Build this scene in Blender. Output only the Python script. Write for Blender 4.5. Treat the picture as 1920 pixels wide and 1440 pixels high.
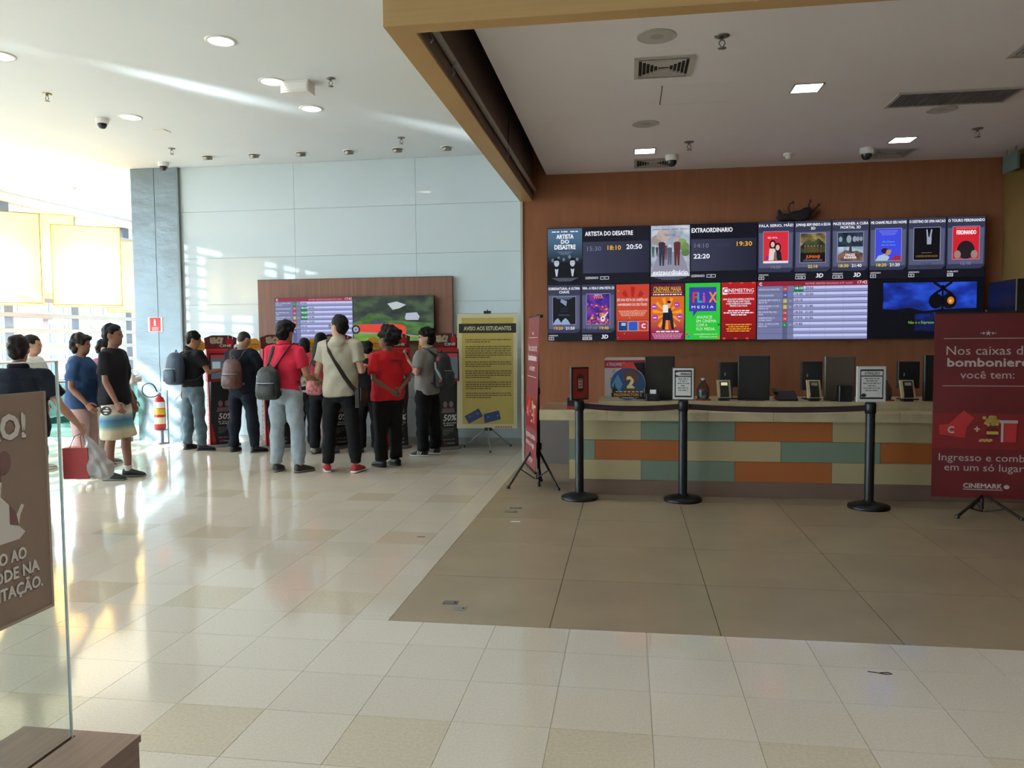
import bpy, math, random
import numpy as np
from mathutils import Vector, Matrix, noise
random.seed(7)
for o in list(bpy.data.objects): bpy.data.objects.remove(o)
SC = bpy.context.scene
COL = SC.collection
D = bpy.data
R = math.radians
def V(*a): return Vector(a)

# ------------------------------------------------------------ camera
F_PX, YAW, PITCH, ROLL, CAM_H = 1451.54, 0.148673, -0.056898, -0.0078107, 1.52
_f = V(-math.sin(YAW)*math.cos(PITCH), math.cos(YAW)*math.cos(PITCH), math.sin(PITCH))
_r = V(math.cos(YAW), math.sin(YAW), 0); _u = _r.cross(_f)
_r2 = _r*math.cos(ROLL)+_u*math.sin(ROLL); _u2 = -_r*math.sin(ROLL)+_u*math.cos(ROLL)
cd = D.cameras.new('camera'); cam = D.objects.new('camera', cd); COL.objects.link(cam)
cd.sensor_fit = 'HORIZONTAL'; cd.sensor_width = 36.0; cd.lens = F_PX/1920*36; cd.clip_start = .05; cd.clip_end = 600
mw = Matrix.Identity(4)
for i in range(3):
    mw[i][0] = _r2[i]; mw[i][1] = _u2[i]; mw[i][2] = -_f[i]
mw[0][3], mw[1][3], mw[2][3] = 0, 0, CAM_H
cam.matrix_world = mw; SC.camera = cam
# ------------------------------------------------------------ world, sun, exposure
SC.view_settings.view_transform = 'Standard'; SC.view_settings.look = 'None'
SC.view_settings.exposure = 0.38; SC.view_settings.gamma = 1.0; SC.view_settings.use_curve_mapping = False
W = D.worlds.new('world'); SC.world = W; W.use_nodes = True
bg = W.node_tree.nodes['Background']; bg.inputs[0].default_value = (.82, .93, 1.0, 1); bg.inputs[1].default_value = 15.5
sl = D.lights.new('sun', 'SUN'); sl.energy = 22; sl.angle = R(1.2); sl.color = (1, .98, .94)
sun = D.objects.new('sun', sl); COL.objects.link(sun)
SUN_DIR = V(.607, .794, -.46).normalized()
sun.rotation_euler = SUN_DIR.to_track_quat('-Z', 'Y').to_euler(); sun.location = (-20, -10, 15)
pl_ = D.lights.new('facade_portal', 'AREA'); pl_.shape = 'RECTANGLE'; pl_.size = 20; pl_.size_y = 3.9
pl_.cycles.is_portal = True
po = D.objects.new('facade_portal', pl_); COL.objects.link(po); po.location = (-10.75, 6.5, 2.0)
po.rotation_euler = V(1, 0, 0).to_track_quat('-Z', 'Z').to_euler()
# added spot lamps outside the facade stand in for reflected-sun streaks on the ceiling
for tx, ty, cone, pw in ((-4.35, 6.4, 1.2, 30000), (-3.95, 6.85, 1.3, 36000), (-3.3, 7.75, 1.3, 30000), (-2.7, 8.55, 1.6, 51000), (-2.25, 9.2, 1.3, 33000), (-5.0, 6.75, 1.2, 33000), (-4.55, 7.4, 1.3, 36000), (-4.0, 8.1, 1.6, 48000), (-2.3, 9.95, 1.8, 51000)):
    k_ = (tx+15)/.607; g_ = D.lights.new('ceiling_streak_lamp', 'SPOT'); g_.energy = pw; g_.spot_size = R(cone*1.35); g_.spot_blend = 1.0; g_.shadow_soft_size = .12; g_.color = (.95, .98, 1)
    go = D.objects.new('ceiling_streak_lamp', g_); COL.objects.link(go); go.location = (-15, ty-k_*.794, .35)
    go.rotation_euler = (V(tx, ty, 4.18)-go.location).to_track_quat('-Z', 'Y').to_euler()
SC.cycles.sample_clamp_indirect = 6.0; SC.cycles.max_bounces = 6; SC.cycles.diffuse_bounces = 3
SC.cycles.glossy_bounces = 3; SC.cycles.transparent_max_bounces = 8; SC.cycles.adaptive_threshold = .035

# ------------------------------------------------------------ materials
def lin(h):
    if not isinstance(h, str): return tuple(h)
    h = h.lstrip('#'); out = []
    for i in (0, 2, 4):
        c = int(h[i:i+2], 16)/255
        out.append(c/12.92 if c <= .04045 else ((c+.055)/1.055)**2.4)
    return tuple(out)
_mats = {}
def M(name, col='#808080', rough=.6, metal=0., spec=.5, var=None, bump=None, emit=0, alpha=None, rnd=0, world=False, stretch=None):
    """principled material; var=(scale, amount[, detail]) colour noise, bump=(scale, strength), rnd=per-object value jitter"""
    if name in _mats: return _mats[name]
    m = D.materials.new(name); m.use_nodes = True; nt = m.node_tree; N = nt.nodes; L = nt.links
    p = N['Principled BSDF']; c = lin(col)
    p.inputs['Base Color'].default_value = (*c, 1); p.inputs['Roughness'].default_value = rough
    p.inputs['Metallic'].default_value = metal; p.inputs['Specular IOR Level'].default_value = spec
    tc = None
    if var or bump:
        if world:
            g = N.new('ShaderNodeNewGeometry'); tc = g.outputs['Position']
        else:
            t = N.new('ShaderNodeTexCoord'); tc = t.outputs['Object']
        if stretch:
            mp = N.new('ShaderNodeMapping'); mp.inputs['Scale'].default_value = stretch; L.new(tc, mp.inputs[0]); tc = mp.outputs[0]
    last = None
    if var:
        n = N.new('ShaderNodeTexNoise'); n.inputs['Scale'].default_value = var[0]; n.inputs['Detail'].default_value = var[2] if len(var) > 2 else 4
        L.new(tc, n.inputs['Vector'])
        mx = N.new('ShaderNodeMix'); mx.data_type = 'RGBA'
        a = var[1]
        mx.inputs['A'].default_value = (*[max(0, x*(1-a)) for x in c], 1); mx.inputs['B'].default_value = (*[min(1, x*(1+a)) for x in c], 1)
        cr = N.new('ShaderNodeMapRange'); cr.inputs['From Min'].default_value = .3; cr.inputs['From Max'].default_value = .7
        L.new(n.outputs['Fac'], cr.inputs['Value']); L.new(cr.outputs[0], mx.inputs['Factor'])
        last = mx.outputs['Result']
    if rnd:
        oi = N.new('ShaderNodeObjectInfo'); hs = N.new('ShaderNodeHueSaturation')
        mr = N.new('ShaderNodeMapRange'); mr.inputs['To Min'].default_value = 1-rnd; mr.inputs['To Max'].default_value = 1+rnd
        L.new(oi.outputs['Random'], mr.inputs['Value']); L.new(mr.outputs[0], hs.inputs['Value'])
        if last: L.new(last, hs.inputs['Color'])
        else: hs.inputs['Color'].default_value = (*c, 1)
        last = hs.outputs['Color']
    if last: L.new(last, p.inputs['Base Color'])
    if bump:
        n = N.new('ShaderNodeTexNoise'); n.inputs['Scale'].default_value = bump[0]; n.inputs['Detail'].default_value = 5
        L.new(tc, n.inputs['Vector'])
        b = N.new('ShaderNodeBump'); b.inputs['Strength'].default_value = bump[1]; b.inputs['Distance'].default_value = bump[2] if len(bump) > 2 else .02
        L.new(n.outputs['Fac'], b.inputs['Height']); L.new(b.outputs['Normal'], p.inputs['Normal'])
    if emit:
        p.inputs['Emission Color'].default_value = (*c, 1); p.inputs['Emission Strength'].default_value = emit
    _mats[name] = m; return m
SCREEN = .74      # screens are dimmer than the exposure lifts them
def EM(h, s=1.0):
    """backlit screen colour"""
    n = 'screen_'+(h if isinstance(h, str) else str(h))+('' if s == 1 else '_%.2f' % s)
    if n in _mats: return _mats[n]
    m = D.materials.new(n); m.use_nodes = True; p = m.node_tree.nodes['Principled BSDF']
    p.inputs['Base Color'].default_value = (.01, .01, .012, 1); p.inputs['Roughness'].default_value = .5; p.inputs['Specular IOR Level'].default_value = .2
    p.inputs['Emission Color'].default_value = (*lin(h), 1); p.inputs['Emission Strength'].default_value = s*(SCREEN if s <= 1 else 1)
    _mats[n] = m; return m
def EMG(name, h0, h1, axis, a0, a1, s=1.0):
    """screen picture with a colour ramp along an object axis"""
    m = EM('#000000', 1).copy(); m.name = name; nt = m.node_tree; p = nt.nodes['Principled BSDF']
    t = nt.nodes.new('ShaderNodeTexCoord'); sp = nt.nodes.new('ShaderNodeSeparateXYZ'); nt.links.new(t.outputs['Object'], sp.inputs[0])
    mr = nt.nodes.new('ShaderNodeMapRange'); mr.inputs['From Min'].default_value = a0; mr.inputs['From Max'].default_value = a1
    nt.links.new(sp.outputs['XYZ'.index(axis)], mr.inputs['Value'])
    mx = nt.nodes.new('ShaderNodeMix'); mx.data_type = 'RGBA'; mx.inputs['A'].default_value = (*lin(h0), 1); mx.inputs['B'].default_value = (*lin(h1), 1)
    nt.links.new(mr.outputs[0], mx.inputs['Factor']); nt.links.new(mx.outputs['Result'], p.inputs['Emission Color'])
    p.inputs['Emission Strength'].default_value = s*SCREEN
    return m
def EMN(name, cols, scale, detail=3, stretch=(1, 1, 1), seed=0):
    """screen picture of blurred blotches: colours along a noise ramp"""
    if name in _mats: return _mats[name]
    m = EM('#000000', 1).copy(); m.name = name; nt = m.node_tree; N = nt.nodes; L = nt.links
    t = N.new('ShaderNodeTexCoord'); mp = N.new('ShaderNodeMapping'); mp.inputs['Scale'].default_value = stretch; mp.inputs['Location'].default_value = (seed, seed*.7, seed*.3); n = N.new('ShaderNodeTexNoise'); n.inputs['Scale'].default_value = scale; n.inputs['Detail'].default_value = detail
    r = N.new('ShaderNodeValToRGB'); L.new(t.outputs['Object'], mp.inputs[0]); L.new(mp.outputs[0], n.inputs['Vector']); L.new(n.outputs['Fac'], r.inputs[0]); L.new(r.outputs[0], N['Principled BSDF'].inputs['Emission Color'])
    e = r.color_ramp.elements; k = len(cols)
    e[0].position = .32; e[0].color = (*lin(cols[0]), 1); e[1].position = .68; e[1].color = (*lin(cols[-1]), 1)
    for i in range(1, k-1): q = e.new(.32+.36*i/(k-1)); q.color = (*lin(cols[i]), 1)
    _mats[name] = m; return m
def GLASS(name, tint='#ffffff', refl=1.0, ior=1.45, rough=0.0):
    """thin pane: clear transmission plus fresnel reflection"""
    if name in _mats: return _mats[name]
    m = D.materials.new(name); m.use_nodes = True; nt = m.node_tree; N = nt.nodes; L = nt.links; N.remove(N['Principled BSDF'])
    t = N.new('ShaderNodeBsdfTransparent'); t.inputs[0].default_value = (*lin(tint), 1)
    g = N.new('ShaderNodeBsdfGlossy'); g.inputs['Roughness'].default_value = rough
    f = N.new('ShaderNodeLayerWeight'); f.inputs['Blend'].default_value = .5
    pw = N.new('ShaderNodeMath'); pw.operation = 'POWER'; pw.inputs[1].default_value = 5.0
    ml = N.new('ShaderNodeMath'); ml.operation = 'MULTIPLY_ADD'; ml.inputs[1].default_value = .9*refl; ml.inputs[2].default_value = .04*refl
    mx = N.new('ShaderNodeMixShader')
    L.new(f.outputs['Facing'], pw.inputs[0]); L.new(pw.outputs[0], ml.inputs[0]); L.new(ml.outputs[0], mx.inputs[0]); L.new(t.outputs[0], mx.inputs[1]); L.new(g.outputs[0], mx.inputs[2])
    L.new(mx.outputs[0], N['Material Output'].inputs[0])
    _mats[name] = m; return m

# ------------------------------------------------------------ mesh builder
class MB:
    def __init__(s): s.v = []; s.f = []; s.sm = []; s.n = 0
    def add(s, vs, fs, smooth=False):
        s.n += 1; b = len(s.v); s.v += [tuple(x) for x in vs]; s.f += [tuple(i+b for i in q) for q in fs]; s.sm += [smooth]*len(fs); return s
    def box(s, x0, y0, z0, x1, y1, z1, bev=0):
        if bev:
            return s.prism([(x0+bev, y0), (x1-bev, y0), (x1, y0+bev), (x1, y1-bev), (x1-bev, y1), (x0+bev, y1), (x0, y1-bev), (x0, y0+bev)], z0, z1)
        vs = [(x, y, z) for z in (z0, z1) for x, y in ((x0, y0), (x1, y0), (x1, y1), (x0, y1))]
        return s.add(vs, [(3, 2, 1, 0), (4, 5, 6, 7), (0, 1, 5, 4), (1, 2, 6, 5), (2, 3, 7, 6), (3, 0, 4, 7)])
    def prism(s, pts, z0, z1, axis='z'):
        n = len(pts)
        def m(a, b, c): return (a, b, c) if axis == 'z' else ((a, c, b) if axis == 'y' else (c, a, b))
        vs = [m(a, b, z0) for a, b in pts]+[m(a, b, z1) for a, b in pts]
        fs = [tuple(range(n))[::-1], tuple(range(n, 2*n))]+[(i, (i+1) % n, n+(i+1) % n, n+i) for i in range(n)]
        return s.add(vs, fs)
    def lathe(s, prof, c=(0, 0, 0), n=20, smooth=True, sx=1, sy=1):
        vs = []; fs = []
        for r, z in prof:
            for i in range(n):
                a = 2*math.pi*i/n; vs.append((c[0]+r*sx*math.cos(a), c[1]+r*sy*math.sin(a), c[2]+z))
        m = len(prof)
        for j in range(m-1):
            for i in range(n): fs.append((j*n+i, j*n+(i+1) % n, (j+1)*n+(i+1) % n, (j+1)*n+i))
        s.add(vs, fs, smooth); s.add(vs[:n], [tuple(range(n))[::-1]]); s.add(vs[-n:], [tuple(range(n))]); return s
    def tube(s, pts, rad, n=10, flat=1.0, up=None, smooth=True, closed=False):
        """swept tube; rad scalar or list; flat squashes across the second axis"""
        pts = [Vector(p) for p in pts]; m = len(pts)
        if not isinstance(rad, (list, tuple)): rad = [rad]*m
        vs = []; prev = None
        for j in range(m):
            if closed: t = pts[(j+1) % m]-pts[j-1]
            else: t = pts[min(j+1, m-1)]-pts[max(j-1, 0)]
            t = t.normalized() if t.length > 1e-9 else Vector((0, 0, 1))
            if prev is None:
                a = Vector(up) if up else (Vector((0, 0, 1)) if abs(t.z) < .9 else Vector((0, 1, 0)))
                a = (a-t*a.dot(t)).normalized()
            else: a = (prev-t*prev.dot(t)).normalized()
            prev = a; b = t.cross(a)
            for i in range(n):
                q = 2*math.pi*i/n; vs.append(pts[j]+b*(rad[j]*math.cos(q))+a*(rad[j]*flat*math.sin(q)))
        fs = []
        for j in range(m if closed else m-1):
            k = (j+1) % m
            for i in range(n): fs.append((j*n+i, j*n+(i+1) % n, k*n+(i+1) % n, k*n+i))
        s.add(vs, fs, smooth)
        if not closed: s.add(vs[:n], [tuple(range(n))[::-1]]); s.add(vs[-n:], [tuple(range(n))])
        return s
    def rings(s, rs, n=18, xf=None):
        """stacked ellipses (cx, cy, z, rx, ry)"""
        vs = []
        for cx, cy, z, rx, ry in rs:
            for i in range(n):
                q = 2*math.pi*i/n; p = Vector((cx+rx*math.cos(q), cy+ry*math.sin(q), z)); vs.append(xf(p) if xf else p)
        fs = []
        for j in range(len(rs)-1):
            for i in range(n): fs.append((j*n+i, j*n+(i+1) % n, (j+1)*n+(i+1) % n, (j+1)*n+i))
        b = len(vs)
        s.add(vs+vs[:n]+vs[-n:], fs+[tuple(range(b, b+n))[::-1], tuple(range(b+n, b+2*n))], True); return s
    def ell(s, c, r, n=16, m=10, xf=None):
        rs = []
        for j in range(m+1):
            a = -math.pi/2+math.pi*j/m; k = max(math.cos(a), .02)
            rs.append((c[0], c[1], c[2]+r[2]*math.sin(a), r[0]*k, r[1]*k))
        return s.rings(rs, n, xf)
    def bar(s, a, b, w, h, up=(0, 0, 1)):
        a = Vector(a); b = Vector(b); t = (b-a).normalized(); u = Vector(up); u = (u-t*u.dot(t))
        u = u.normalized() if u.length > 1e-6 else Vector((0, 1, 0)); q = t.cross(u)
        vs = []
        for p in (a, b):
            for i, j in ((-1, -1), (1, -1), (1, 1), (-1, 1)): vs.append(p+q*(w/2*i)+u*(h/2*j))
        return s.add(vs, [(3, 2, 1, 0), (4, 5, 6, 7), (0, 1, 5, 4), (1, 2, 6, 5), (2, 3, 7, 6), (3, 0, 4, 7)])
    def move(s, d=(0, 0, 0), rz=0, i0=0):
        c, q = math.cos(rz), math.sin(rz)
        s.v[i0:] = [(x*c-y*q+d[0], x*q+y*c+d[1], z+d[2]) for x, y, z in s.v[i0:]]; return s
    def mesh(s, name):
        me = D.meshes.new(name); me.from_pydata(s.v, [], s.f)
        me.polygons.foreach_set('use_smooth', s.sm); me.update(); return me
    def build(s, name, mat, parent=None, label=None):
        o = D.objects.new(name, s.mesh(name)); COL.objects.link(o)
        if mat: o.data.materials.append(mat)
        if parent: o.parent = parent
        if label: o['label'] = label
        return o
def thing(name, label, cat, loc=(0, 0, 0), rz=0, group=None):
    o = D.objects.new(name, None); COL.objects.link(o); o.location = loc; o.rotation_euler = (0, 0, rz); o.empty_display_size = .1
    o['label'] = label; o['category'] = cat
    if group: o['group'] = group
    return o
def tag(o, label, cat, group=None):
    o['label'] = label; o['category'] = cat
    if group: o['group'] = group
    return o
def struct(o, label=None):
    o['kind'] = 'structure'
    if label: o['label'] = label
    return o
def setloc(o, loc, rz=0): o.location = loc; o.rotation_euler = (0, 0, rz); return o
# ------------------------------------------------------------ lettering and flat print
TMP = D.scenes.new('workbench')      # small side scene so evaluating one mesh stays cheap
def evaluated(o):
    vl = TMP.view_layers[0]; vl.update(); return D.meshes.new_from_object(o.evaluated_get(vl.depsgraph))
_tc = {}
def text_geo(t):
    if t in _tc: return _tc[t]
    c = D.curves.new('t', 'FONT'); c.body = t; c.size = 1; c.resolution_u = 2; c.fill_mode = 'FRONT'
    o = D.objects.new('t', c); TMP.collection.objects.link(o); me = evaluated(o)
    vs = [(v.co.x, v.co.y) for v in me.vertices]; fs = [tuple(p.vertices) for p in me.polygons]
    D.objects.remove(o); D.curves.remove(c); D.meshes.remove(me)
    xs = [v[0] for v in vs] or [0, 1]
    _tc[t] = (vs, fs, min(xs), max(xs)); return _tc[t]
class Plate:
    """flat print on a real surface: coordinates in metres along u, v from origin o"""
    def __init__(s, parent, o, u=(1, 0, 0), v=(0, 0, 1), step=.0012):
        s.p = parent; s.o = Vector(o); s.u = Vector(u).normalized(); s.v = Vector(v).normalized(); s.n = s.u.cross(s.v); s.step = step; s.acc = {}
    def pt(s, a, b, k): return s.o+s.u*a+s.v*b+s.n*(k*s.step)
    def mb(s, name, mat): return s.acc.setdefault((name, mat.name), (MB(), mat))[0]
    def poly(s, name, mat, pts, k=1): s.mb(name, mat).add([s.pt(a, b, k) for a, b in pts], [tuple(range(len(pts)))]); return s
    def rect(s, name, mat, a0, b0, a1, b1, k=1): return s.poly(name, mat, [(a0, b0), (a1, b0), (a1, b1), (a0, b1)], k)
    def ell(s, name, mat, a, b, ra, rb, k=1, n=20): return s.poly(name, mat, [(a+ra*math.cos(2*math.pi*i/n), b+rb*math.sin(2*math.pi*i/n)) for i in range(n)], k)
    def frame(s, name, mat, a0, b0, a1, b1, w, k=1):
        for r in ((a0, b0, a1, b0+w), (a0, b1-w, a1, b1), (a0, b0+w, a0+w, b1-w), (a1-w, b0+w, a1, b1-w)): s.rect(name, mat, *r, k)
        return s
    def text(s, t, a, b, h, mat, k=2, al='C', fit=None, sx=1.0, shear=0, bold=0, name='lettering', rot=0):
        """cap height h, baseline at b"""
        vs, fs, x0, x1 = text_geo(t); sc = h/.7
        kx = sc*sx
        if fit: kx = fit/(x1-x0)
        w = (x1-x0)*kx; off = {'C': -w/2, 'L': 0, 'R': -w}[al]
        cr, sr = math.cos(rot), math.sin(rot)
        for q_, d in enumerate(((0, 0), (bold*h, 0), (0, bold*h)) if bold else ((0, 0),)):
            pts = []
            for x, y in vs:
                px = (x-x0)*kx+off+shear*y*sc+d[0]; py = y*sc+d[1]
                pts.append(s.pt(a+px*cr-py*sr, b+px*sr+py*cr, k+.2*q_))
            s.mb(name, mat).add(pts, fs)
        return s
    def lines(s, mat, a0, a1, b, h, k=2, seed=0, name='small_print', al='L', fill=1.0):
        """a line of print too small to read: word-length dashes"""
        rr = random.Random(seed); x = a0; end = a0+(a1-a0)*fill
        if al == 'C': x = (a0+a1)/2-(a1-a0)*fill/2; end = x+(a1-a0)*fill
        while x < end-.3*h:
            w = min(rr.uniform(1.2, 4.5)*h, end-x); s.rect(name, mat, x, b, x+w, b+h, k); x += w+h*.7
        return s
    def flush(s, parent=None):
        for (n, mn), (mb, mat) in s.acc.items():
            o = mb.build(n, mat, parent or s.p)
            if mb.n > 1 or n.startswith(('lettering', 'small_print')): o['kind'] = 'stuff'
        s.acc = {}
# ------------------------------------------------------------ remesh into one continuous skin
def fused(mb, name, voxel=.012, smooth=3):
    me = mb.mesh(name+'_raw'); o = D.objects.new(name+'_raw', me); TMP.collection.objects.link(o)
    m = o.modifiers.new('r', 'REMESH'); m.mode = 'VOXEL'; m.voxel_size = voxel; m.use_smooth_shade = True
    if smooth:
        m2 = o.modifiers.new('s', 'SMOOTH'); m2.factor = .5; m2.iterations = smooth
    out = evaluated(o)
    D.objects.remove(o); D.meshes.remove(me); out.name = name
    out.polygons.foreach_set('use_smooth', [True]*len(out.polygons)); return out
def ripple(me, waves, amp, seed=0):
    """push vertices along their normals by summed skewed waves (folds, curls)"""
    n = len(me.vertices); co = np.empty(n*3); me.vertices.foreach_get('co', co); co = co.reshape(n, 3); nr = np.empty(n*3); me.vertices.foreach_get('normal', nr); nr = nr.reshape(n, 3)
    rg = np.random.default_rng(abs(int(seed*1000)) % 9999); h = np.zeros(n); warp = np.sin(co @ rg.normal(0, 9, (3, 3))+rg.uniform(0, 6, 3))*.03
    for f, a, sq in waves:
        for _ in range(5):
            d = rg.normal(0, 1, 3)*sq; d /= np.linalg.norm(d); h += a*np.sin(((co+warp) @ d)*f*rg.uniform(.7, 1.4)+rg.uniform(0, 6.3))
    co += nr*(h*amp/2.2+amp*.7)[:, None]; me.vertices.foreach_set('co', co.ravel()); me.update(); return me
# ============================================================ THE SETTING
def pix(p):
    d = Vector(p)-V(0, 0, CAM_H); z = d.dot(_f)
    return (960+F_PX*d.dot(_r2)/z, 720-F_PX*d.dot(_u2)/z, z) if z > .1 else (-9999, -9999, z)
XF = -10.84          # facade plane
YB = 11.1            # white panel wall
YO = 9.41            # orange wall
XP = -1.29           # left edge of the portal zone
XR = 4.13            # right side wall of the ticket hall
ZC, ZD = 4.18, 3.50  # lobby ceiling, lowered ceiling
m_cream = M('terrazzo_cream', '#cac1b2', .085, spec=.55, var=(90, .07, 6), rnd=.03, world=True)
m_tan = M('terrazzo_tan', '#c2b7a2', .10, spec=.55, var=(70, .08, 6), rnd=.03, world=True)
m_grout = M('tile_grout', '#b3a58c', .7)
m_stone = M('grey_beige_stone_tile', '#988870', .30, spec=.45, var=(2.2, .10, 6), rnd=.04, world=True)
m_wpanel = M('back_painted_glass', '#cfdce3', .035, spec=.5)
m_ceil = M('white_ceiling_paint', '#e3eaf0', .75, var=(.6, .02), world=True)
m_ceil2 = M('lowered_ceiling_paint', '#ebe4e5', .8, var=(.8, .03), world=True)
m_orange = M('orange_fabric_wall', '#9a6448', .9, spec=.2, var=(3, .07), bump=(60, .25, .004), world=True, stretch=(6, 6, .6))
m_side = M('ochre_side_wall', '#7d6238', .85, spec=.2, var=(2, .08), world=True)
m_wain = M('grey_wainscot', '#6f6762', .6, var=(3, .05), world=True)
m_beam = M('tan_laminate', '#b8935e', .45, var=(3, .08), world=True, stretch=(.3, .3, 12))
m_dark = M('black_metal', '#141416', .45, metal=.3)
m_blackpl = M('black_plastic', '#17171a', .45)
m_steel = M('grey_steel', '#8d9196', .35, metal=.7)
m_white = M('white_plastic', '#e8e8e6', .45)
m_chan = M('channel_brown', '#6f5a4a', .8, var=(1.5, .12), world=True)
m_chan_shade = M('channel_shade', '#15110f', .9)  # near-black colour that paints in the shade of the shutter channel

# --- floor: bedding slab, stone tiles of the ticket hall, terrazzo tiles of the lobby
floor = MB().box(XF, -6, -.12, 6, 18, -.004).build('floor', m_grout); struct(floor, 'cream terrazzo lobby floor with grey beige stone tiles before the counter')
PX, PY, GX0, GY0 = .395, .37, -1.09, 2.94
tile_cells = []
i0, i1 = int((XF-GX0)/PX)-1, int((6-GX0)/PX)+1
j0, j1 = int((-6-GY0)/PY)-1, int((18-GY0)/PY)+1
def clip(x0, x1, y0, y1):
    x0, x1, y0, y1 = max(x0, XF), min(x1, 6), max(y0, -6), min(y1, 18)
    if x1-x0 < .01 or y1-y0 < .01: return []
    if y0 >= 3.99:
        x1 = min(x1, XP)
        return [(x0, x1, y0, y1)] if x1-x0 > .01 else []
    if y1 <= 3.99 or x1 <= XP: return [(x0, x1, y0, y1)]
    out = [(x0, x1, y0, 3.99)]
    if x0 < XP-.01: out.append((x0, XP, 3.99, y1))
    return [c for c in out if c[3]-c[2] > .01]
for i in range(i0, i1+1):
    for j in range(j0, j1+1):
        tan = (j % 4 == 3 and i % 2 == 0)
        for c in clip(GX0+i*PX, GX0+(i+1)*PX, GY0+j*PY, GY0+(j+1)*PY):
            px, py, dz = pix(((c[0]+c[1])/2, (c[2]+c[3])/2, 0))
            vis = -40 < px < 1960 and 0 < py < 1480 and c[3] < YB
            tile_cells.append(((c[1]-c[0])*(c[3]-c[2])/max(dz, .3)**3 if vis else -dz if dz > 0 else -99, c, tan))
tile_cells.sort(key=lambda t: -t[0])
_tm = {}
G = .001
def tile_mesh(w, d, mat):
    G = .0022 if mat is m_stone else .001
    k = (round(w, 3), round(d, 3), mat.name)
    if k not in _tm:
        b = MB().box(-w/2+G, -d/2+G, -.012, w/2-G, d/2-G, 0); me = b.mesh('tile'); me.materials.append(mat); _tm[k] = me
    return _tm[k]
rest = {False: MB(), True: MB()}
for n, (sc_, c, tan) in enumerate(tile_cells):
    if n < 300 and sc_ > 0:
        o = D.objects.new('tile', tile_mesh(c[1]-c[0], c[3]-c[2], m_tan if tan else m_cream)); COL.objects.link(o)
        o.location = ((c[0]+c[1])/2, (c[2]+c[3])/2, 0); o.parent = floor
    else:
        rest[tan].add([(c[0]+G, c[2]+G, 0), (c[1]-G, c[2]+G, 0), (c[1]-G, c[3]-G, 0), (c[0]+G, c[3]-G, 0)], [(0, 1, 2, 3)])
rest[False].build('far_tiles', m_cream, floor)['kind'] = 'stuff'
rest[True].build('far_tan_tiles', m_tan, floor)['kind'] = 'stuff'
for i in range(7):
    for j in range(7):
        x0, x1 = XP+.882*i, min(XP+.882*(i+1), XR); y0, y1 = 3.99+.828*j, min(3.99+.828*(j+1), YO)
        if x1-x0 < .02 or y1-y0 < .02: continue
        o = D.objects.new('stone_tile', tile_mesh(x1-x0, y1-y0, m_stone)); COL.objects.link(o)
        o.location = ((x0+x1)/2, (y0+y1)/2, 0); o.parent = floor
MB().box(XR, 3.99, -.012, 6, YO, 0).build('stone_tile', m_stone, floor)
MB().box(XP, 3.985, -.006, XR, YO, -.0025).build('joint_bed', M('dark_joint', '#2e2922', .9), floor)

# --- lobby ceiling, rear and side shell
struct(MB().box(XF-.3, -6, ZC, 6.2, 18.2, ZC+.3).build('ceiling', m_ceil), 'white plaster lobby ceiling')
struct(MB().box(6, -6, 0, 6.2, 3.9, ZC).build('wall_right', m_ceil)); struct(MB().box(XF, -6.2, 0, 6.2, -6, ZC).build('wall_rear', m_ceil))
struct(MB().box(XF, 18, 0, -6.8, 18.2, ZC).build('wall_far', m_ceil))
# --- white panel wall
wb = MB().box(-7.55, YB+.015, 0, XP, YB+.25, ZC).build('wall_back', M('panel_gap_grey', '#7f8a88', .8)); struct(wb, 'white back painted glass panel wall behind the ticket kiosks')
zs = [.09, .68, 1.385, 2.09, 2.795, 3.50, ZC]; xs = [-6.77, -4.935, -3.065, XP]
for a, b in zip(xs, xs[1:]):
    for c, d in zip(zs, zs[1:]):
        MB().box(a+.002, YB, c+.002, b-.002, YB+.014, d-.002).build('panel', m_wpanel, wb)
struct(MB().box(-6.77, YB-.012, 0, XP, YB+.014, .088).build('baseboard_back', M('grey_skirting', '#aab0ae', .4)))
# --- portal: laminate fascia round the ticket hall, shutter channel, lowered ceiling
struct(MB().box(XP, 4.08, 3.19, XP+.15, YO+.0, ZC).build('trim_1', m_beam), 'tan laminate fascia running back along the ticket hall opening')
struct(MB().box(XP+.15, 4.08, 3.19, 6, 4.19, ZC).build('trim_2', m_beam), 'tan laminate fascia across the front of the ticket hall')
struct(MB().box(XP+.15, 4.19, ZD+.55, -.97, YO, ZD+.58).build('ceiling_shade_lid', m_chan_shade))  # near-black lid, painted darkness up inside the shutter channel
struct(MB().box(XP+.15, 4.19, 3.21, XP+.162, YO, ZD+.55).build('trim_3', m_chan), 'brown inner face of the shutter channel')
c2 = MB().box(-.97, 4.19, ZD, 6, YO, ZD+.08); struct(c2.build('ceiling_lower', m_ceil2), 'lowered beige ceiling over the ticket counter')
struct(MB().box(-.97, 4.19, ZD+.08, -.955, YO, ZD+.55).build('trim_4', m_chan_shade))
# --- orange wall and its end
struct(MB().box(XP+.03, YO, .66, XR, YO+.2, ZC).build('wall_orange', m_orange), 'burnt orange fabric wall carrying the video wall')
struct(MB().box(XP+.03, YO-.012, 0, XR, YO+.2, .66).build('baseboard_orange', m_wain), 'grey wainscot under the orange wall')
struct(MB().box(XP, YO-.02, 0, XP+.03, YB, ZC).build('wall_end', M('pale_end_trim', '#b9b2a2', .5)))
struct(MB().box(XR, 4.19, 0, XR+.2, YO+.2, ZD).build('wall_side', m_side), 'ochre side wall of the ticket hall')
struct(MB().box(XR+.2, 4.0, 0, 6.2, 4.19, ZC).build('wall_front', m_side))
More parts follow.
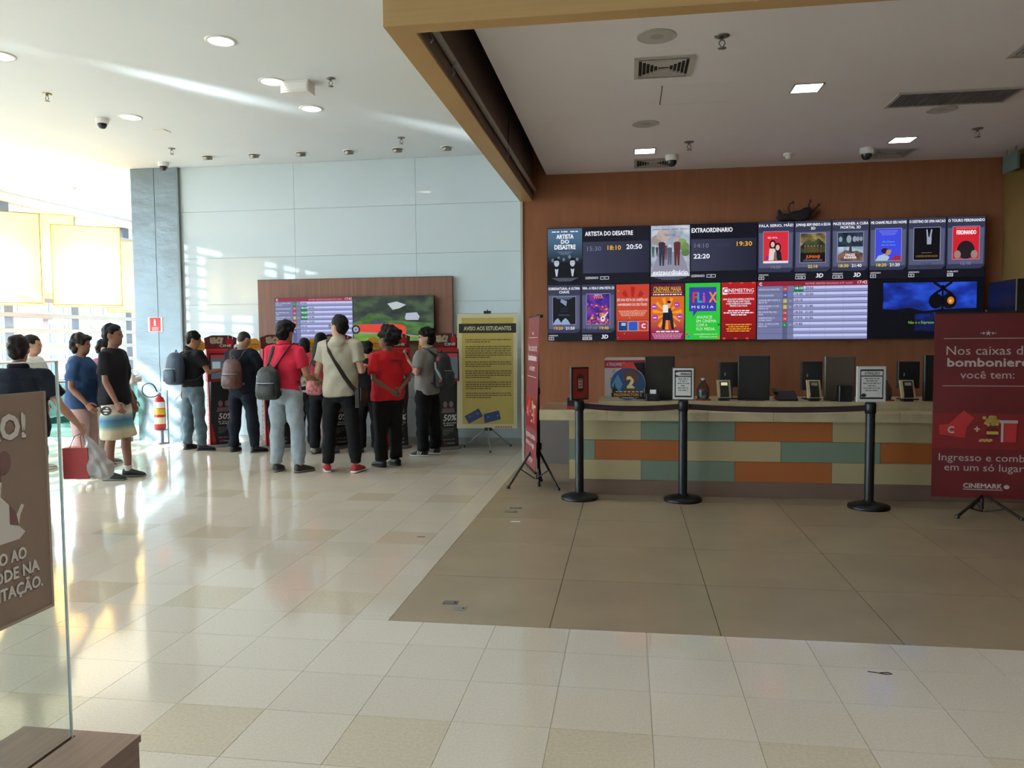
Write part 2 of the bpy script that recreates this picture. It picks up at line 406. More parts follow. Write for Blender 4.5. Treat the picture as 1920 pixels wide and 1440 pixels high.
# --- metal clad pillar at the end of the panel wall
pil = thing('pillar', 'grey metal clad pillar with a central seam at the end of the white wall', 'pillar', (-7.16, 11.04, 0))
m_metal = M('brushed_metal_cladding', '#76828a', .36, metal=.45, var=(1.6, .10, 3), bump=(1.1, .35, .12), stretch=(.8, 1, 1.6))
for s_ in (-1, 1):
    MB().box(-.39 if s_ < 0 else .004, 0, .0, -.004 if s_ < 0 else .37, .016, ZC-.004).build('panel', m_metal, pil)
MB().box(-.388, .016, 0, .385, .06, ZC-.004).build('core', M('pillar_core', '#50585e', .6), pil)
MB().box(.372, .0, 0, .392, .06, ZC-.004).build('edge_strip', M('pillar_edge', '#7c858a', .4), pil)

# --- facade: mullions, horizontal fins, panes; closed wall above
m_mull = M('blue_grey_aluminium', '#3f4650', .4, metal=.3); m_fin = M('grey_fin', '#6e6a64', .5)
m_pane = GLASS('window_glass', '#f4fafc', .6)
win = MB().box(XF-.06, -6, 0, XF+.06, 18, .12).build('window_1', m_mull); struct(win, 'tall glazed facade with dark mullions and horizontal sun fins')
ys = [13.88+1.66*k for k in range(-12, 3)]
for y in ys:
    MB().box(XF-.1, y-.1, .12, XF+.06, y+.1, 4.0).build('mullion', m_mull, win)
for a, b in zip(ys, ys[1:]):
    MB().box(XF-.016, a+.1, .12, XF-.008, b-.1, 4.0).build('pane', m_pane, win)
for k in range(12):
    z = .585+.2825*k
    if z > 3.95: break
    MB().box(XF+.06, -6, z, XF+.17, 18, z+.075).build('slat', m_fin, win)
struct(MB().box(XF-.3, -6, 4.0, XF+.12, 18, ZC).build('trim_5', M('warm_white_bulkhead', '#b9ab99', .7)), 'pale bulkhead over the glazing')
struct(MB().box(XF+.12, -6, ZC-.03, XF+.16, 18, ZC).build('trim_6', m_steel))

# --- the street outside
gr = MB().box(-260, -150, -6.4, XF-1, 260, -6).build('ground', M('street_ground', '#5c5a56', .9, var=(.1, .1))); struct(gr)
def tower(name, label, x, y0, y1, ztop, wall, glass, bay, fl, ww, wh, zb=-6):
    t = thing(name, label, 'building', (x, (y0+y1)/2, zb)); L_ = y1-y0
    MB().box(-14, -L_/2, 0, 0, L_/2, ztop-zb).build('wall', wall, t)
    wm = MB().box(-.02, -ww/2, 0, .05, ww/2, wh).mesh('window'); wm.materials.append(glass)
    nb = int(L_/bay); nf = int((ztop-zb)/fl)
    for f_ in range(nf):
        z = 1.0+f_*fl
        for b_ in range(nb):
            y = -L_/2+bay*(b_+.5); P_ = (x, (y0+y1)/2+y, zb+z+wh/2)
            q = pix(P_)
            if not (-20 < q[0] < 270 and 380 < q[1] < 760): continue
            o = D.objects.new('window', wm); COL.objects.link(o); o.parent = t; o.location = (0, y, z)
    return t
m_bw = M('pale_render', '#5c6165', .8); m_bg = M('far_window_glass', '#2c3c4c', .3); m_bb = M('brick_render', '#5a4640', .85)
tower('apartment_block', 'white office block with rows of narrow blue windows beyond the glazing', -62, 62, 100, 16, m_bw, m_bg, 2.2, 3.3, 1.0, 2.0)
t_ = tower('brick_building', 'low reddish brick building beyond the glazing', -50, 46, 61, 3.6, m_bb, m_bg, 2.4, 3.0, 1.3, 1.3)
MB().box(-14.2, -7.7, 9.6, .3, 7.7, 9.9).build('roof', M('red_roof', '#4a2c26', .8), t_)
tower('tall_block', 'pale blue high block seen far behind the low brick building', -95, 60, 112, 24, M('pale_blue_render', '#525f68', .8), m_bg, 3.0, 3.4, 1.6, 1.8)
# ============================================================ CEILING FITTINGS
m_lamp = EM('#fff6e8', 6.0); m_lamp2 = EM('#fffaf2', 5.0)
def area(parent, loc, size, power, col=(1, .97, .93), spread=120):
    l = D.lights.new('lamp', 'AREA'); l.shape = 'DISK'; l.size = size; l.energy = power; l.color = col; l.spread = R(spread)
    o = D.objects.new('lamp', l); COL.objects.link(o); o.parent = parent; o.location = loc; return o
def downlight(label, x, y, power=5):
    t = thing('downlight', label, 'ceiling light', (x, y, ZC), 0, 'round recessed lobby downlights')
    MB().lathe([(.135, 0), (.135, -.006), (.11, -.012), (.11, -.004)]).build('trim_ring', m_white, t)
    MB().lathe([(.108, -.005), (.02, -.0052)]).build('diffuser', m_lamp, t)
    area(t, (0, 0, -.03), .2, power)
for lb, x, y in [('nearest round recessed downlight above the white wall side of the lobby', -3.56, 6.545), ('middle round recessed downlight, second before the white box on the ceiling', -3.6, 7.63),
                 ('round recessed downlight just beside the white ceiling box', -3.58, 8.575), ('round recessed downlight next to the ceiling camera near the glazing', -5.8, 8.525),
                 ('round recessed downlight cut by the left edge of the photo', -5.74, 6.537)]: downlight(lb, x, y)
for lb, x, y in [('round recessed downlight in the lobby above the viewer\'s left', -3.5, 3.2), ('round recessed downlight above the viewer', .4, 1.0), ('round recessed downlight above the viewer\'s right', 2.4, .6), ('round recessed downlight added for fill behind the viewer', -1.5, -2.0)]: downlight(lb, x, y, 14)  # unseen downlights, added to give the near lobby its ambient light
m_spot = M('satin_nickel', '#8f8d88', .3, metal=.8)
for k, w in enumerate(['first', 'second', 'third', 'fourth', 'fifth', 'sixth']):
    t = thing('spotlight', w+' tilted spotlight from the metal pillar in the row before the white wall', 'spotlight', (-5.96+.698*k, 10.5+.018*k, ZC), 0, 'row of tilted spotlights before the white wall')
    MB().lathe([(.085, 0), (.085, -.006), (.068, -.008), (.068, 0)]).build('trim_ring', m_white, t)
    MB().lathe([(.062, -.003), (.064, -.045), (.05, -.05), (.046, -.03)], n=16).build('gimbal', m_spot, t).rotation_euler = (R(14), 0, 0)
    MB().lathe([(.045, -.034), (.01, -.035)], n=14).build('bulb', EM('#ffe9c8', 1.5), t)
def sprinkler(label, x, y, z):
    t = thing('sprinkler', label, 'sprinkler', (x, y, z), 0, 'ceiling sprinklers')
    MB().lathe([(.05, 0), (.048, -.006), (.02, -.012), (.016, -.004)], n=14).build('escutcheon', m_spot, t)
    b = MB().tube([(0, 0, 0), (0, 0, -.03)], .012, 8)
    b.tube([(.012, 0, -.03), (.02, 0, -.05), (.004, 0, -.075)], .004, 6).tube([(-.012, 0, -.03), (-.02, 0, -.05), (-.004, 0, -.075)], .004, 6)
    b.build('frame', m_spot, t)
    MB().lathe([(.028, -.078), (.028, -.082), (.005, -.084)], n=12).build('deflector', m_spot, t)
for lb, x, y, z in [('metal sprinkler head on the lobby ceiling far left', -6.13, 7.60, ZC), ('metal sprinkler head on the lobby ceiling behind the second downlight', -2.98, 7.65, ZC),
                    ('metal sprinkler head on the lobby ceiling just before the metal pillar', -6.19, 9.98, ZC), ('metal sprinkler head on the lobby ceiling above the last spotlight', -2.94, 9.995, ZC),
                    ('metal sprinkler head on the lobby ceiling near the glazing', -9.37, 12.18, ZC),
                    ('sprinkler head on the lowered ceiling beside the round speaker grille', .61, 5.345, ZD), ('sprinkler head on the lowered ceiling behind the small square light', .61, 8.11, ZD),
                    ('sprinkler head on the lowered ceiling near the right side wall', 3.30, 8.09, ZD)]: sprinkler(lb, x, y, z)
m_smoke = M('smoked_dome', '#2a2c30', .12)
def dome(label, x, y, z, r=.07):
    t = thing('dome_camera', label, 'camera', (x, y, z), 0, 'ceiling dome cameras')
    MB().lathe([(r, 0), (r, -.05), (r*.92, -.06), (r*.8, -.062)]).build('housing', m_white, t)
    MB().lathe([(r*.78, -.06), (r*.7, -.09), (r*.45, -.115), (r*.1, -.122)]).build('dome', m_smoke, t)
dome('white dome camera on the lobby ceiling next to a downlight', -6.17, 8.53, ZC); dome('white dome camera hanging right above the metal pillar', -6.79, 10.72, ZC, .075)
dome('white dome camera on the lowered ceiling above the first video screen', .47, 8.66, ZD); dome('white dome camera on the lowered ceiling beside the rear square light', 2.48, 8.72, ZD)
t = thing('smoke_detector', 'small white smoke detector on the lowered ceiling near the orange wall', 'detector', (1.71, 8.81, ZD))
MB().lathe([(.055, 0), (.055, -.02), (.04, -.024)]).build('base', m_white, t); MB().lathe([(.038, -.022), (.03, -.055), (.015, -.06)]).build('sensor_cap', m_white, t)
t = thing('emergency_light', 'white rectangular box hanging from the lobby ceiling among the downlights', 'emergency light', (-3.36, 7.72, ZC))
MB().box(-.15, -.09, -.12, .15, .09, 0, .01).build('case', m_white, t); MB().box(-.13, -.094, -.1, .13, -.09, -.03).build('lens', M('frosted_lens', '#f3f3ef', .3), t)
MB().box(-.08, -.08, -.012, .08, .08, -.0).build('smoke_hatch', m_white); o = D.objects['smoke_hatch']; o.name = 'ceiling_hatch'; o.location = (-5.8, 9.14, ZC); tag(o, 'thin white square plate on the lobby ceiling before the spotlights', 'hatch')
m_grey = M('vent_grey', '#b7b0a8', .6); m_dk = M('vent_shadow', '#2b2724', .9); m_spk = M('speaker_mesh', '#a79e95', .8, bump=(400, .5, .003))
for lb, x, y, r in [('nearest round speaker grille on the lowered ceiling', .185, 5.28, .13), ('round speaker grille on the lowered ceiling behind the square vent', .16, 7.366, .125), ('round speaker grille behind the long return grille', 2.71, 7.364, .125)]:
    t = thing('ceiling_speaker', lb, 'speaker', (x, y, ZD), 0, 'round ceiling speakers')
    MB().lathe([(r, 0), (r, -.004), (r-.012, -.008), (r-.014, -.004)]).build('rim', m_grey, t); MB().lathe([(r-.013, -.003), (.01, -.0045)]).build('grille', m_spk, t)
def diffuser(label, x, y, s=.21):
    t = thing('air_vent', label, 'vent', (x, y, ZD), 0, 'square four-way ceiling vents')
    b = MB()
    for q in ((-s, -s, s, -s+.03), (-s, s-.03, s, s), (-s, -s+.03, -s+.03, s-.03), (s-.03, -s+.03, s, s-.03)): b.box(q[0], q[1], -.014, q[2], q[3], 0)
    b.build('frame', m_grey, t); MB().box(-s+.03, -s+.03, -.0025, s-.03, s-.03, -.0005).build('duct', m_dk, t)
    c = s-.03
    for k in range(6):
        a = c*(1-k/6.5); w = .014
        for sg in (-1, 1):
            MB().bar((sg*a, -a, -.008), (sg*a, a, -.008), .004, w).build('vane', m_grey, t).rotation_euler = (0, 0, 0)
            MB().bar((-a, sg*a, -.008), (a, sg*a, -.008), .022 if sg > 0 else .026, .012).build('vane', m_grey, t)
diffuser('square four-way air vent on the lowered ceiling in front of the drawn hatch', .255, 5.865); diffuser('square air vent on the lowered ceiling just before the orange wall', .28, 8.97)
diffuser('square air vent beside the rear dome camera', 2.80, 8.98); diffuser('square air vent cut off at the top right corner of the photo', 2.86, 5.87)
for lb, x, y in [('square recessed light above the video wall centre, nearest of the three', 1.404, 6.55), ('square recessed light over the first video screens', .176, 8.415), ('square recessed light towards the right side wall', 2.731, 8.41)]:
    t = thing('square_downlight', lb, 'ceiling light', (x, y, ZD), 0, 'square recessed lights of the ticket hall')
    b = MB(); s = .115
    for q in ((-s, -s, s, -s+.012), (-s, s-.012, s, s), (-s, -s, -s+.012, s), (s-.012, -s, s, s)): b.box(q[0], q[1], -.006, q[2], q[3], 0)
    b.build('trim_frame', m_grey, t); MB().box(-s+.012, -s+.012, -.004, s-.012, s-.012, -.001).build('diffuser', m_lamp2, t)
    area(t, (0, 0, -.03), .2, 2.2)
t = thing('return_grille', 'long dark return air grille with fine blades on the lowered ceiling', 'grille', (2.66, 7.01, ZD))
b = MB()
for q in ((-.48, -.2, .48, -.175), (-.48, .175, .48, .2), (-.48, -.175, -.455, .175), (.455, -.175, .48, .175)): b.box(q[0], q[1], -.012, q[2], q[3], 0)
b.build('frame', m_grey, t); MB().box(-.455, -.175, -.002, .455, .175, -.0005).build('duct', m_dk, t)
bl = MB().box(-.004, -.175, -.011, .004, .175, -.002).mesh('blade'); bl.materials.append(M('blade_grey', '#77706a', .6))
for k in range(40):
    o = D.objects.new('blade', bl); COL.objects.link(o); o.parent = t; o.location = (-.445+k*.0228, 0, 0)
t = thing('access_hatch', 'plastered-over access hatch outlined by thin cracks on the lowered ceiling', 'hatch', (.56, 6.55, ZD))
MB().box(-.29, -.25, -.0022, .3, .25, -.0002).build('panel', m_ceil2, t)
MB().box(-.297, -.25, -.003, -.29, .25, 0).build('seam', m_dk, t); MB().box(-.29, .247, -.0026, .3, .25, 0).build('seam', m_grey, t)
t = thing('exit_sign', 'dim green exit sign under the ceiling at the far right', 'sign', (4.0, 8.98, ZD))
MB().box(-.012, -.16, -.24, .012, .16, -.06).build('panel', M('dim_green_acrylic', '#5f7a70', .4), t); MB().tube([(0, -.1, -.06), (0, -.1, 0)], .006, 6).build('hanger', m_spot, t); MB().tube([(0, .1, -.06), (0, .1, 0)], .006, 6).build('hanger', m_spot, t)
# shutter rail in the channel with hooks
t = thing('shutter_rail', 'metal rail with hooks inside the dark channel of the laminate fascia', 'rail', (XP+.19, 6.8, 3.30))
MB().box(-.012, -2.55, -.02, .012, 2.55, .02).build('rail', M('rail_metal', '#a59c92', .35, metal=.5), t)
for y in (-2.45, -1.9, .35):
    MB().tube([(.0, y, 0), (.02, y, -.03), (.0, y, -.055), (.015, y, -.085), (.0, y, -.105)], .006, 6).build('hook', m_steel, t)
MB().tube([(.01, .35, .0), (.02, .33, .25)], .004, 6).build('cord', m_blackpl, t)

# ============================================================ VIDEO WALL
WH, RD, OR_, GY = EM('#f4f5ff'), EM('#b3202c'), EM('#f0b52c'), EM('#7d7f96')
DIM = EM('#3c3e58'); NAVY = EM('#10111d'); PANEL = EM('#2b2d42'); CELL = EM('#4a4d68'); BLK = EM('#08080d')
SKIN = EM('#caa08c')
DW, DH, DX, DZ = 1.2165, .6765, -.958, 1.497
m_bez = M('display_bezel', '#0b0b0d', .35)
def display(label, c, r):
    x = DX+c*DW; z = DZ+r*DH
    t = thing('video_display', label, 'screen', (x, YO, z), 0, 'eight displays of the video wall over the counter')
    MB().box(.03, -.06, .03, DW-.03, 0, DH-.03).build('mount', m_blackpl, t)
    MB().box(.001, -.1, .001, DW-.001, -.055, DH-.001).build('casing', m_bez, t)
    p = Plate(t, (0, -.1, 0)); p.rect('screen', NAVY, .004, .004, DW-.004, DH-.004, 1); return t, p
def people_print(p, name, mat, a, b, h, k=3, head=None):
    """small standing figure silhouette"""
    w = h*.16; p.poly(name, mat, [(a-w*.5, b), (a-w*.15, b), (a, b+h*.42), (a+w*.15, b), (a+w*.5, b), (a+w*.75, b+h*.8), (a+w*.3, b+h*.84), (a-w*.3, b+h*.84), (a-w*.75, b+h*.8)], k)
    p.ell(name+'_head', head or SKIN, a, b+h*.92, h*.055, h*.075, k, 10)
def tagbox(p, a, b, t, w):
    p.frame('rating_box', WH, a, b, a+w, b+.035, .004, 2); p.text(t, a+w/2, b+.009, .018, WH, 3)
def logo3d(p, a, b, s): p.text('3D', a, b, s, WH, 3, shear=.2, bold=.06)
# 1 top row
t, p = display('display reading ARTISTA DO DESASTRE with a black and white poster, top left', 0, 1)
p.rect('poster', EMG('poster_night_blue', '#0a0c14', '#4a6a86', 'Z', .25, .55), .01, .02, .42, .665, 2)
for i, (a, w) in enumerate(((.06, .09), (.17, .08), (.28, .09))): p.lines(WH, a, a+w, .622, .012, 3, i)
p.text('ARTISTA', .215, .545, .05, WH, 3, fit=.2, bold=.08).text('DO', .215, .487, .045, WH, 3, bold=.08).text('DESASTRE', .215, .42, .052, WH, 3, fit=.25, bold=.08)
for i in range(3): p.lines(GY, .1, .33, .385-.014*i, .007, 3, 40+i, al='C', fill=.8-.2*i)
SK2 = EM('#b8c4d0'); SK3 = EM('#6d7c8c')
for a, b, s in ((.07, .29, .022), (.36, .3, .02), (.2, .3, .02), (.27, .33, .022), (.14, .32, .018)): p.ell('audience', SK3, a, b, s*.8, s, 3, 12)
for a in (.115, .305):
    p.poly('seated_figure', BLK, [(a-.085, .06), (a+.085, .06), (a+.075, .19), (a+.03, .215), (a-.03, .215), (a-.075, .19)], 4); p.ell('face', SK2, a, .258, .03, .042, 5); p.poly('shirt_front', SK2, [(a-.022, .19), (a+.022, .19), (a+.008, .1), (a-.008, .1)], 5); p.poly('hair', BLK, [(a-.037, .262), (a-.034, .305), (a, .318), (a+.034, .305), (a+.037, .262), (a+.022, .286), (a-.022, .286)], 6); p.rect('face_shade', SK3, a-.02, .262, a+.02, .268, 6).rect('face_shade', SK3, a-.01, .234, a+.01, .238, 6).rect('bow_tie', BLK, a-.012, .183, a+.012, .192, 6)
for i in range(4): p.lines(GY, .05, .38, .075-.011*i, .005, 6, 60+i, al='C', fill=.95-.15*i)
p.rect('time_panel', EMG('time_panel_grey', '#383b52', '#23243a', 'X', .45, 1.25), .43, .13, 1.205, .5, 2)
p.text('ARTISTA DO DESASTRE', .455, .57, .05, WH, 3, 'L', fit=.56, bold=.06)
p.text('15:30', .48, .395, .052, GY, 3, 'L', fit=.165).text('18:10', .72, .4, .052, OR_, 3, 'L', fit=.155, bold=.04).text('20:50', .94, .405, .055, WH, 3, 'L', fit=.18, bold=.05)
p.text('LEGENDADO', .46, .062, .028, WH, 3, 'L', fit=.15); tagbox(p, .635, .055, '14', .1); p.flush()
# 2
t, p = display('display reading EXTRAORDINARIO with a pale street poster, second of the top row', 1, 1)
p.rect('poster', EMN('poster_street', ['#7f8aa0', '#b4bccb', '#d4d9e2'], 6), .01, .02, .455, .668, 2)
p.poly('road', EM('#8f8ea2'), [(.01, .11), (.455, .11), (.36, .36), (.1, .36)], 3); p.rect('poster_foot', EM('#15151f'), .01, .02, .455, .075, 3)
for a, b, r, m in ((.085, .5, .07, '#9a8e8c'), (.15, .55, .08, '#b9a9a4'), (.392, .42, .058, '#6d8a55'), (.405, .35, .048, '#5c7a48'), (.37, .47, .05, '#84a06a')): p.ell('tree', EM(m), a, b, r, r*.9, 3, 12)
for i in range(4): p.lines(EM('#5a6070'), .03+.105*i, .12+.105*i, .618, .008, 4, 70+i)
for i in range(2): p.lines(EM('#5a6070'), .15, .31, .56-.014*i, .007, 4, 76+i, al='C', fill=.9-.2*i)
for a, b, h, m in ((.035, .3, .15, '#3d6660'), (.08, .31, .13, '#40424e'), (.175, .27, .2, '#7a3c40')): people_print(p, 'passer_by', EM(m), a, b, h, 4)
people_print(p, 'man_in_suit', EM('#2f3346'), .135, .2, .33, 5); people_print(p, 'woman_in_skirt', EM('#5a2f33'), .31, .2, .33, 5); people_print(p, 'child_with_helmet', EM('#4e5a70'), .225, .21, .24, 5, EM('#c8cdd6'))
p.text('extraordinário', .232, .095, .055, WH, 6, fit=.4, bold=.06)
for i in range(3): p.lines(GY, .04, .43, .062-.012*i, .005, 6, 80+i, al='C', fill=.95-.2*i)
p.rect('time_panel', EMG('time_panel_grey2', '#383b52', '#1f2032', 'X', .5, 1.25), .47, .13, 1.205, .5, 2)
p.text('EXTRAORDINARIO', .475, .575, .05, WH, 3, 'L', fit=.46, bold=.06)
p.text('14:10', .51, .4, .05, GY, 3, 'L', fit=.16).text('16:50', .75, .405, .05, DIM, 3, 'L', fit=.16).text('19:30', .985, .41, .05, OR_, 3, 'L', fit=.17, bold=.04).text('22:20', .5, .275, .052, WH, 3, 'L', fit=.18, bold=.06)
p.text('LEGENDADO', .475, .062, .028, WH, 3, 'L', fit=.15); tagbox(p, .65, .055, '10', .1); p.flush()
def cell(p, c, title, pic, times, foot, three_d=False, tag_=('14',)):
    w = DW/3; a0 = c*w+.008; a1 = (c+1)*w-.006; ac = (a0+a1)/2
    p.poly('cell', EM('#353850'), [(a0, .1), (a1-.04, .1), (a1, .14), (a1, .672), (a0, .672)], 2)
    p.poly('cell_glow', EM('#565a78'), [(a0+.012, .15), (a1-.015, .15), (a1-.01, .55), (a0+.008, .55)], 3)
    for i, s in enumerate(title): p.text(s, ac, .615-.042*i, .03, WH, 4, fit=min(w-.03, .024*len(s)), bold=.05)
    b0, b1 = .205, .53+(0 if len(title) > 1 else .03)
    p.frame('poster_rim', EM('#8f93b4'), ac-.142, b0-.006, ac+.142, b1+.006, .006, 4)
    pic(p, ac-.136, b0, ac+.136, b1)
    y = .14
    for a, s, m in times: p.text(s, ac+a, y if len(s) < 7 else y, .034, m, 5, fit=.105, bold=.04)
    p.text(foot, a0+.01, .062, .016, WH, 4, 'L', fit=.11)
    tagbox(p, a0+.01, .016, ' '.join(tag_), .06+.05*(len(tag_)-1))
    if three_d: logo3d(p, a0+.27, .03, .045)
def pic_red(p, a, b, c, d):
    p.rect('poster', EM('#d82a3a'), a, b, c, d, 4); p.rect('poster_foot', EM('#e8e8f4'), a, b, c, b+.022, 5)
    p.text('fala sério,', a+.1, d-.075, .022, WH, 5, fit=.11); p.text('mãe!', a+.18, d-.105, .03, EM('#8a3a9c'), 5, fit=.1)
    for x, h in ((-.035, .21), (.02, .175)):
        m = (a+c)/2+x; p.ell('hair', EM('#2a1618'), m, b+h, .038, .055, 5, 14); p.ell('face', EM('#e2b8a6'), m, b+h, .022, .032, 6, 12)
        p.poly('torso', EM('#e6d0cc') if x < 0 else EM('#1c1a24'), [(m-.045, b+.03), (m+.05, b+.03), (m+.035, b+h-.045), (m-.035, b+h-.045)], 5)
    p.ell('badge', EM('#6a3a9c'), a+.045, b+.06, .02, .02, 5, 8)
def pic_jungle(p, a, b, c, d):
    p.rect('poster', EMN('poster_jungle', ['#2c2a1a', '#7a6a3c', '#a8945a'], 9), a, b, c, d, 4); p.poly('hill', EMN('poster_hill', ['#1e241a', '#4a5438'], 14), [(a, b+.18), (a+.08, b+.26), (a+.14, b+.23), (a+.2, b+.27), (c, b+.2), (c, b+.1), (a, b+.1)], 5)
    p.rect('shade', EM('#120f0c'), a, b, c, b+.11, 6)
    for i in range(6): people_print(p, 'explorer', EM('#5a4420'), a+.05+.035*i, b+.1, .09, 7)
    p.text('JUMANJI', (a+c)/2, b+.045, .034, EM('#e0662a'), 8, fit=.15, bold=.06)
    for i in range(2): p.lines(GY, a+.02, c-.02, b+.012+.012*i, .005, 8, 90+i, al='C', fill=.9)
def pic_ruin(p, a, b, c, d):
    p.rect('poster', EMN('poster_mist', ['#5c7a94', '#9cb4c8', '#c4d4e0'], 9), a, b, c, d, 4); p.rect('sky', EMN('poster_dusk', ['#0e1822', '#2a4054'], 12), a, d-.16, c, d, 5)
    for i, (x, r) in enumerate(((.03, .024), (.12, .034), (.18, .026), (.215, .022), (.25, .02))): p.ell('face', EM('#8f9aa8'), a+x, d-.075, r*.8, r*1.3, 6, 12)
    p.poly('ruins', EMN('poster_ruins', ['#2e2624', '#7a5a4c', '#8a6a58'], 22), [(a, b), (c, b), (c, b+.09), (a+.2, b+.12), (a+.14, b+.11), (a+.08, b+.13), (a, b+.07)], 6); p.poly('tower', EM('#40383c'), [(a+.12, b+.1), (a+.155, b+.1), (a+.145, b+.2), (a+.13, b+.2)], 7)
    p.text('MAZE', (a+c)/2, b+.06, .025, WH, 8, fit=.1, bold=.06).text('RUNNER', (a+c)/2, b+.03, .025, WH, 8, fit=.13, bold=.06)
def pic_blue(p, a, b, c, d):
    p.rect('poster', EM('#3f4ae0'), a, b, c, d, 4)
    for i in range(4): p.lines(EM('#9aa6f4'), a+.03, c-.03, d-.025-.015*i, .004, 5, 95+i, al='C', fill=.95-.1*i)
    p.text('Me Chame', (a+c)/2, b+.2, .022, EM('#5ab0e0'), 5, fit=.13, shear=.3).text('Pelo Seu Nome', (a+c)/2, b+.165, .02, EM('#5ab0e0'), 5, fit=.15, shear=.3)
    p.poly('shirt', EM('#a9c0dc'), [(a, b), (a+.13, b), (a+.15, b+.04), (a+.1, b+.075), (a+.03, b+.055)], 5); p.poly('red_shirt', EM('#a8283c'), [(a+.16, b), (c, b), (c, b+.05), (a+.2, b+.055)], 5)
    p.ell('hair', EM('#2a1a1c'), a+.1, b+.11, .04, .03, 6, 14); p.poly('face', EM('#b08878'), [(a+.1, b+.05), (a+.16, b+.07), (a+.17, b+.12), (a+.12, b+.12)], 7)
def pic_black(p, a, b, c, d):
    p.rect('poster', EM('#0a0a10'), a, b, c, d, 4)
    H_ = EM('#9aa4b8'); m = (a+c)/2+.02
    p.poly('raised_hand', H_, [(m-.02, b+.17), (m+.025, b+.17), (m+.028, b+.25), (m-.022, b+.25)], 5)
    p.poly('raised_hand', H_, [(m-.022, b+.25), (m-.006, b+.25), (m-.016, d-.02), (m-.03, d-.02)], 5); p.poly('raised_hand', H_, [(m+.005, b+.25), (m+.024, b+.25), (m+.034, d-.02), (m+.02, d-.02)], 5)
    p.text('O DESTINO DE UMA NAÇÃO', (a+c)/2, b+.03, .02, EM('#8a6c28'), 5, fit=.23, bold=.05); p.lines(GY, a+.08, c-.08, b+.075, .005, 5, 5)
def pic_bull(p, a, b, c, d):
    p.rect('poster', EM('#d0222e'), a, b, c, d, 4); p.lines(EM('#e8a8a8'), a+.03, c-.03, d-.02, .006, 5, 3, al='C')
    p.text('FERDINANDO', (a+c)/2, d-.085, .045, WH, 5, fit=.2, bold=.06)
    p.ell('dark_shape', EM('#241c22'), (a+c)/2, b+.1, .09, .1, 5); p.ell('pale_shape', EM('#9a8078'), a+.05, b+.05, .035, .045, 6); p.ell('pale_shape', EM('#9a8078'), c-.05, b+.05, .035, .045, 6)
YL = EM('#e8d42c')
t, p = display('display with three small posters starting FALA SERIO, third of the top row', 2, 1)
cell(p, 0, ['FALA SERIO, MÃE!'], pic_red, [(0, '14:50', GY)], 'ORIGINAL', tag_=('10',)); cell(p, 1, ['JUMANJI: BEM VINDO A SELVA', '3D'], pic_jungle, [(0, '22:10', YL)], 'LEGENDADO', True, ('12', '3D'))
cell(p, 2, ['MAZE RUNNER: A CURA', 'MORTAL 3D'], pic_ruin, [(-.07, '18:30', YL), (.07, '21:40', WH)], 'LEGENDADO', True, ('12', '3D')); p.flush()
t, p = display('display with three small posters starting ME CHAME PELO SEU NOME, top right', 3, 1)
cell(p, 0, ['ME CHAME PELO SEU NOME'], pic_blue, [(-.07, '18:20', YL), (.07, '21:20', WH)], 'LEGENDADO', tag_=('14',)); cell(p, 1, ['O DESTINO DE UMA NACAO'], pic_black, [(0, '12:40', DIM)], 'LEGENDADO', tag_=('12',))
cell(p, 2, ['O TOURO FERDINANDO'], pic_bull, [(0, '12:10', GY)], 'DUBLADO', tag_=('LIVRE',)); p.flush()
def pic_dark(p, a, b, c, d):
    p.rect('poster', EM('#0b0b14'), a, b, c, d, 4)
    for x, y, w in ((.06, .0, .1), (.15, .01, .11)): p.poly('pale_rocks', EM('#8fa4c4'), [(a+x-.06, b), (a+x+w-.05, b), (a+x+w-.08, b+.05), (a+x, b+.075), (a+x-.03, b+.05)], 5)
    p.poly('pale_hand', EM('#7f8fac'), [(a+.1, d-.02), (a+.17, d-.05), (a+.16, d-.11), (a+.12, d-.08), (a+.09, d-.06)], 5); p.poly('pale_hand', EM('#4a5870'), [(a+.02, d), (a+.25, d), (a+.2, d-.03), (a+.06, d-.025)], 5)
    p.text('SOBRENATURAL', (a+c)/2, b+.1, .018, EM('#5a6078'), 5, fit=.14)
    for i in range(3): p.lines(DIM, a+.08, c-.08, b+.15+.02*i, .005, 5, i, al='C', fill=.8)
def pic_viva(p, a, b, c, d):
    p.rect('poster', EMN('poster_violet', ['#2a1a70', '#4a2a98', '#8a3a90'], 10), a, b, c, d, 4)
    rr = random.Random(4)
    for i in range(70):
        y = b+rr.random()**1.3*.24; p.ell('confetti', EM(rr.choice(['#b0325a', '#d4703a', '#8a3a8c', '#e0a040', '#6a2a70', '#c05090'])), a+.01+rr.random()*.25, y, .008+rr.random()*.012, .006+rr.random()*.012, 5, 8)
    p.ell('guitar', EM('#e6dce4'), a+.19, b+.06, .028, .034, 6); p.ell('guitar_hole', EM('#3a2a50'), a+.19, b+.065, .01, .012, 7, 10); p.poly('guitar', EM('#e6dce4'), [(a+.2, b+.085), (a+.215, b+.08), (a+.255, b+.14), (a+.245, b+.145)], 6)
    p.text('VIVA', (a+c)/2, d-.055, .035, EM('#f08030'), 7, fit=.12, bold=.08); p.lines(WH, a+.09, c-.09, d-.014, .006, 7, 2, al='C')
t, p = display('display starting SOBRENATURAL with two posters and a red birthday advert, bottom left', 0, 0)
cell(p, 0, ['SOBRENATURAL: A ULTIMA', 'CHAVE'], pic_dark, [(-.07, '19:20', OR_), (.07, '21:50', WH)], 'LEGENDADO', tag_=('14',)); p.text('14:00', .135, .18, .022, DIM, 6, fit=.09).text('16:30', .27, .18, .022, DIM, 6, fit=.09)
cell(p, 1, ['VIVA - A VIDA E UMA FESTA 3D'], pic_viva, [(-.07, '17:10', GY), (.07, '19:40', OR_)], 'DUBLADO', True, ('LIVRE', '3D'))
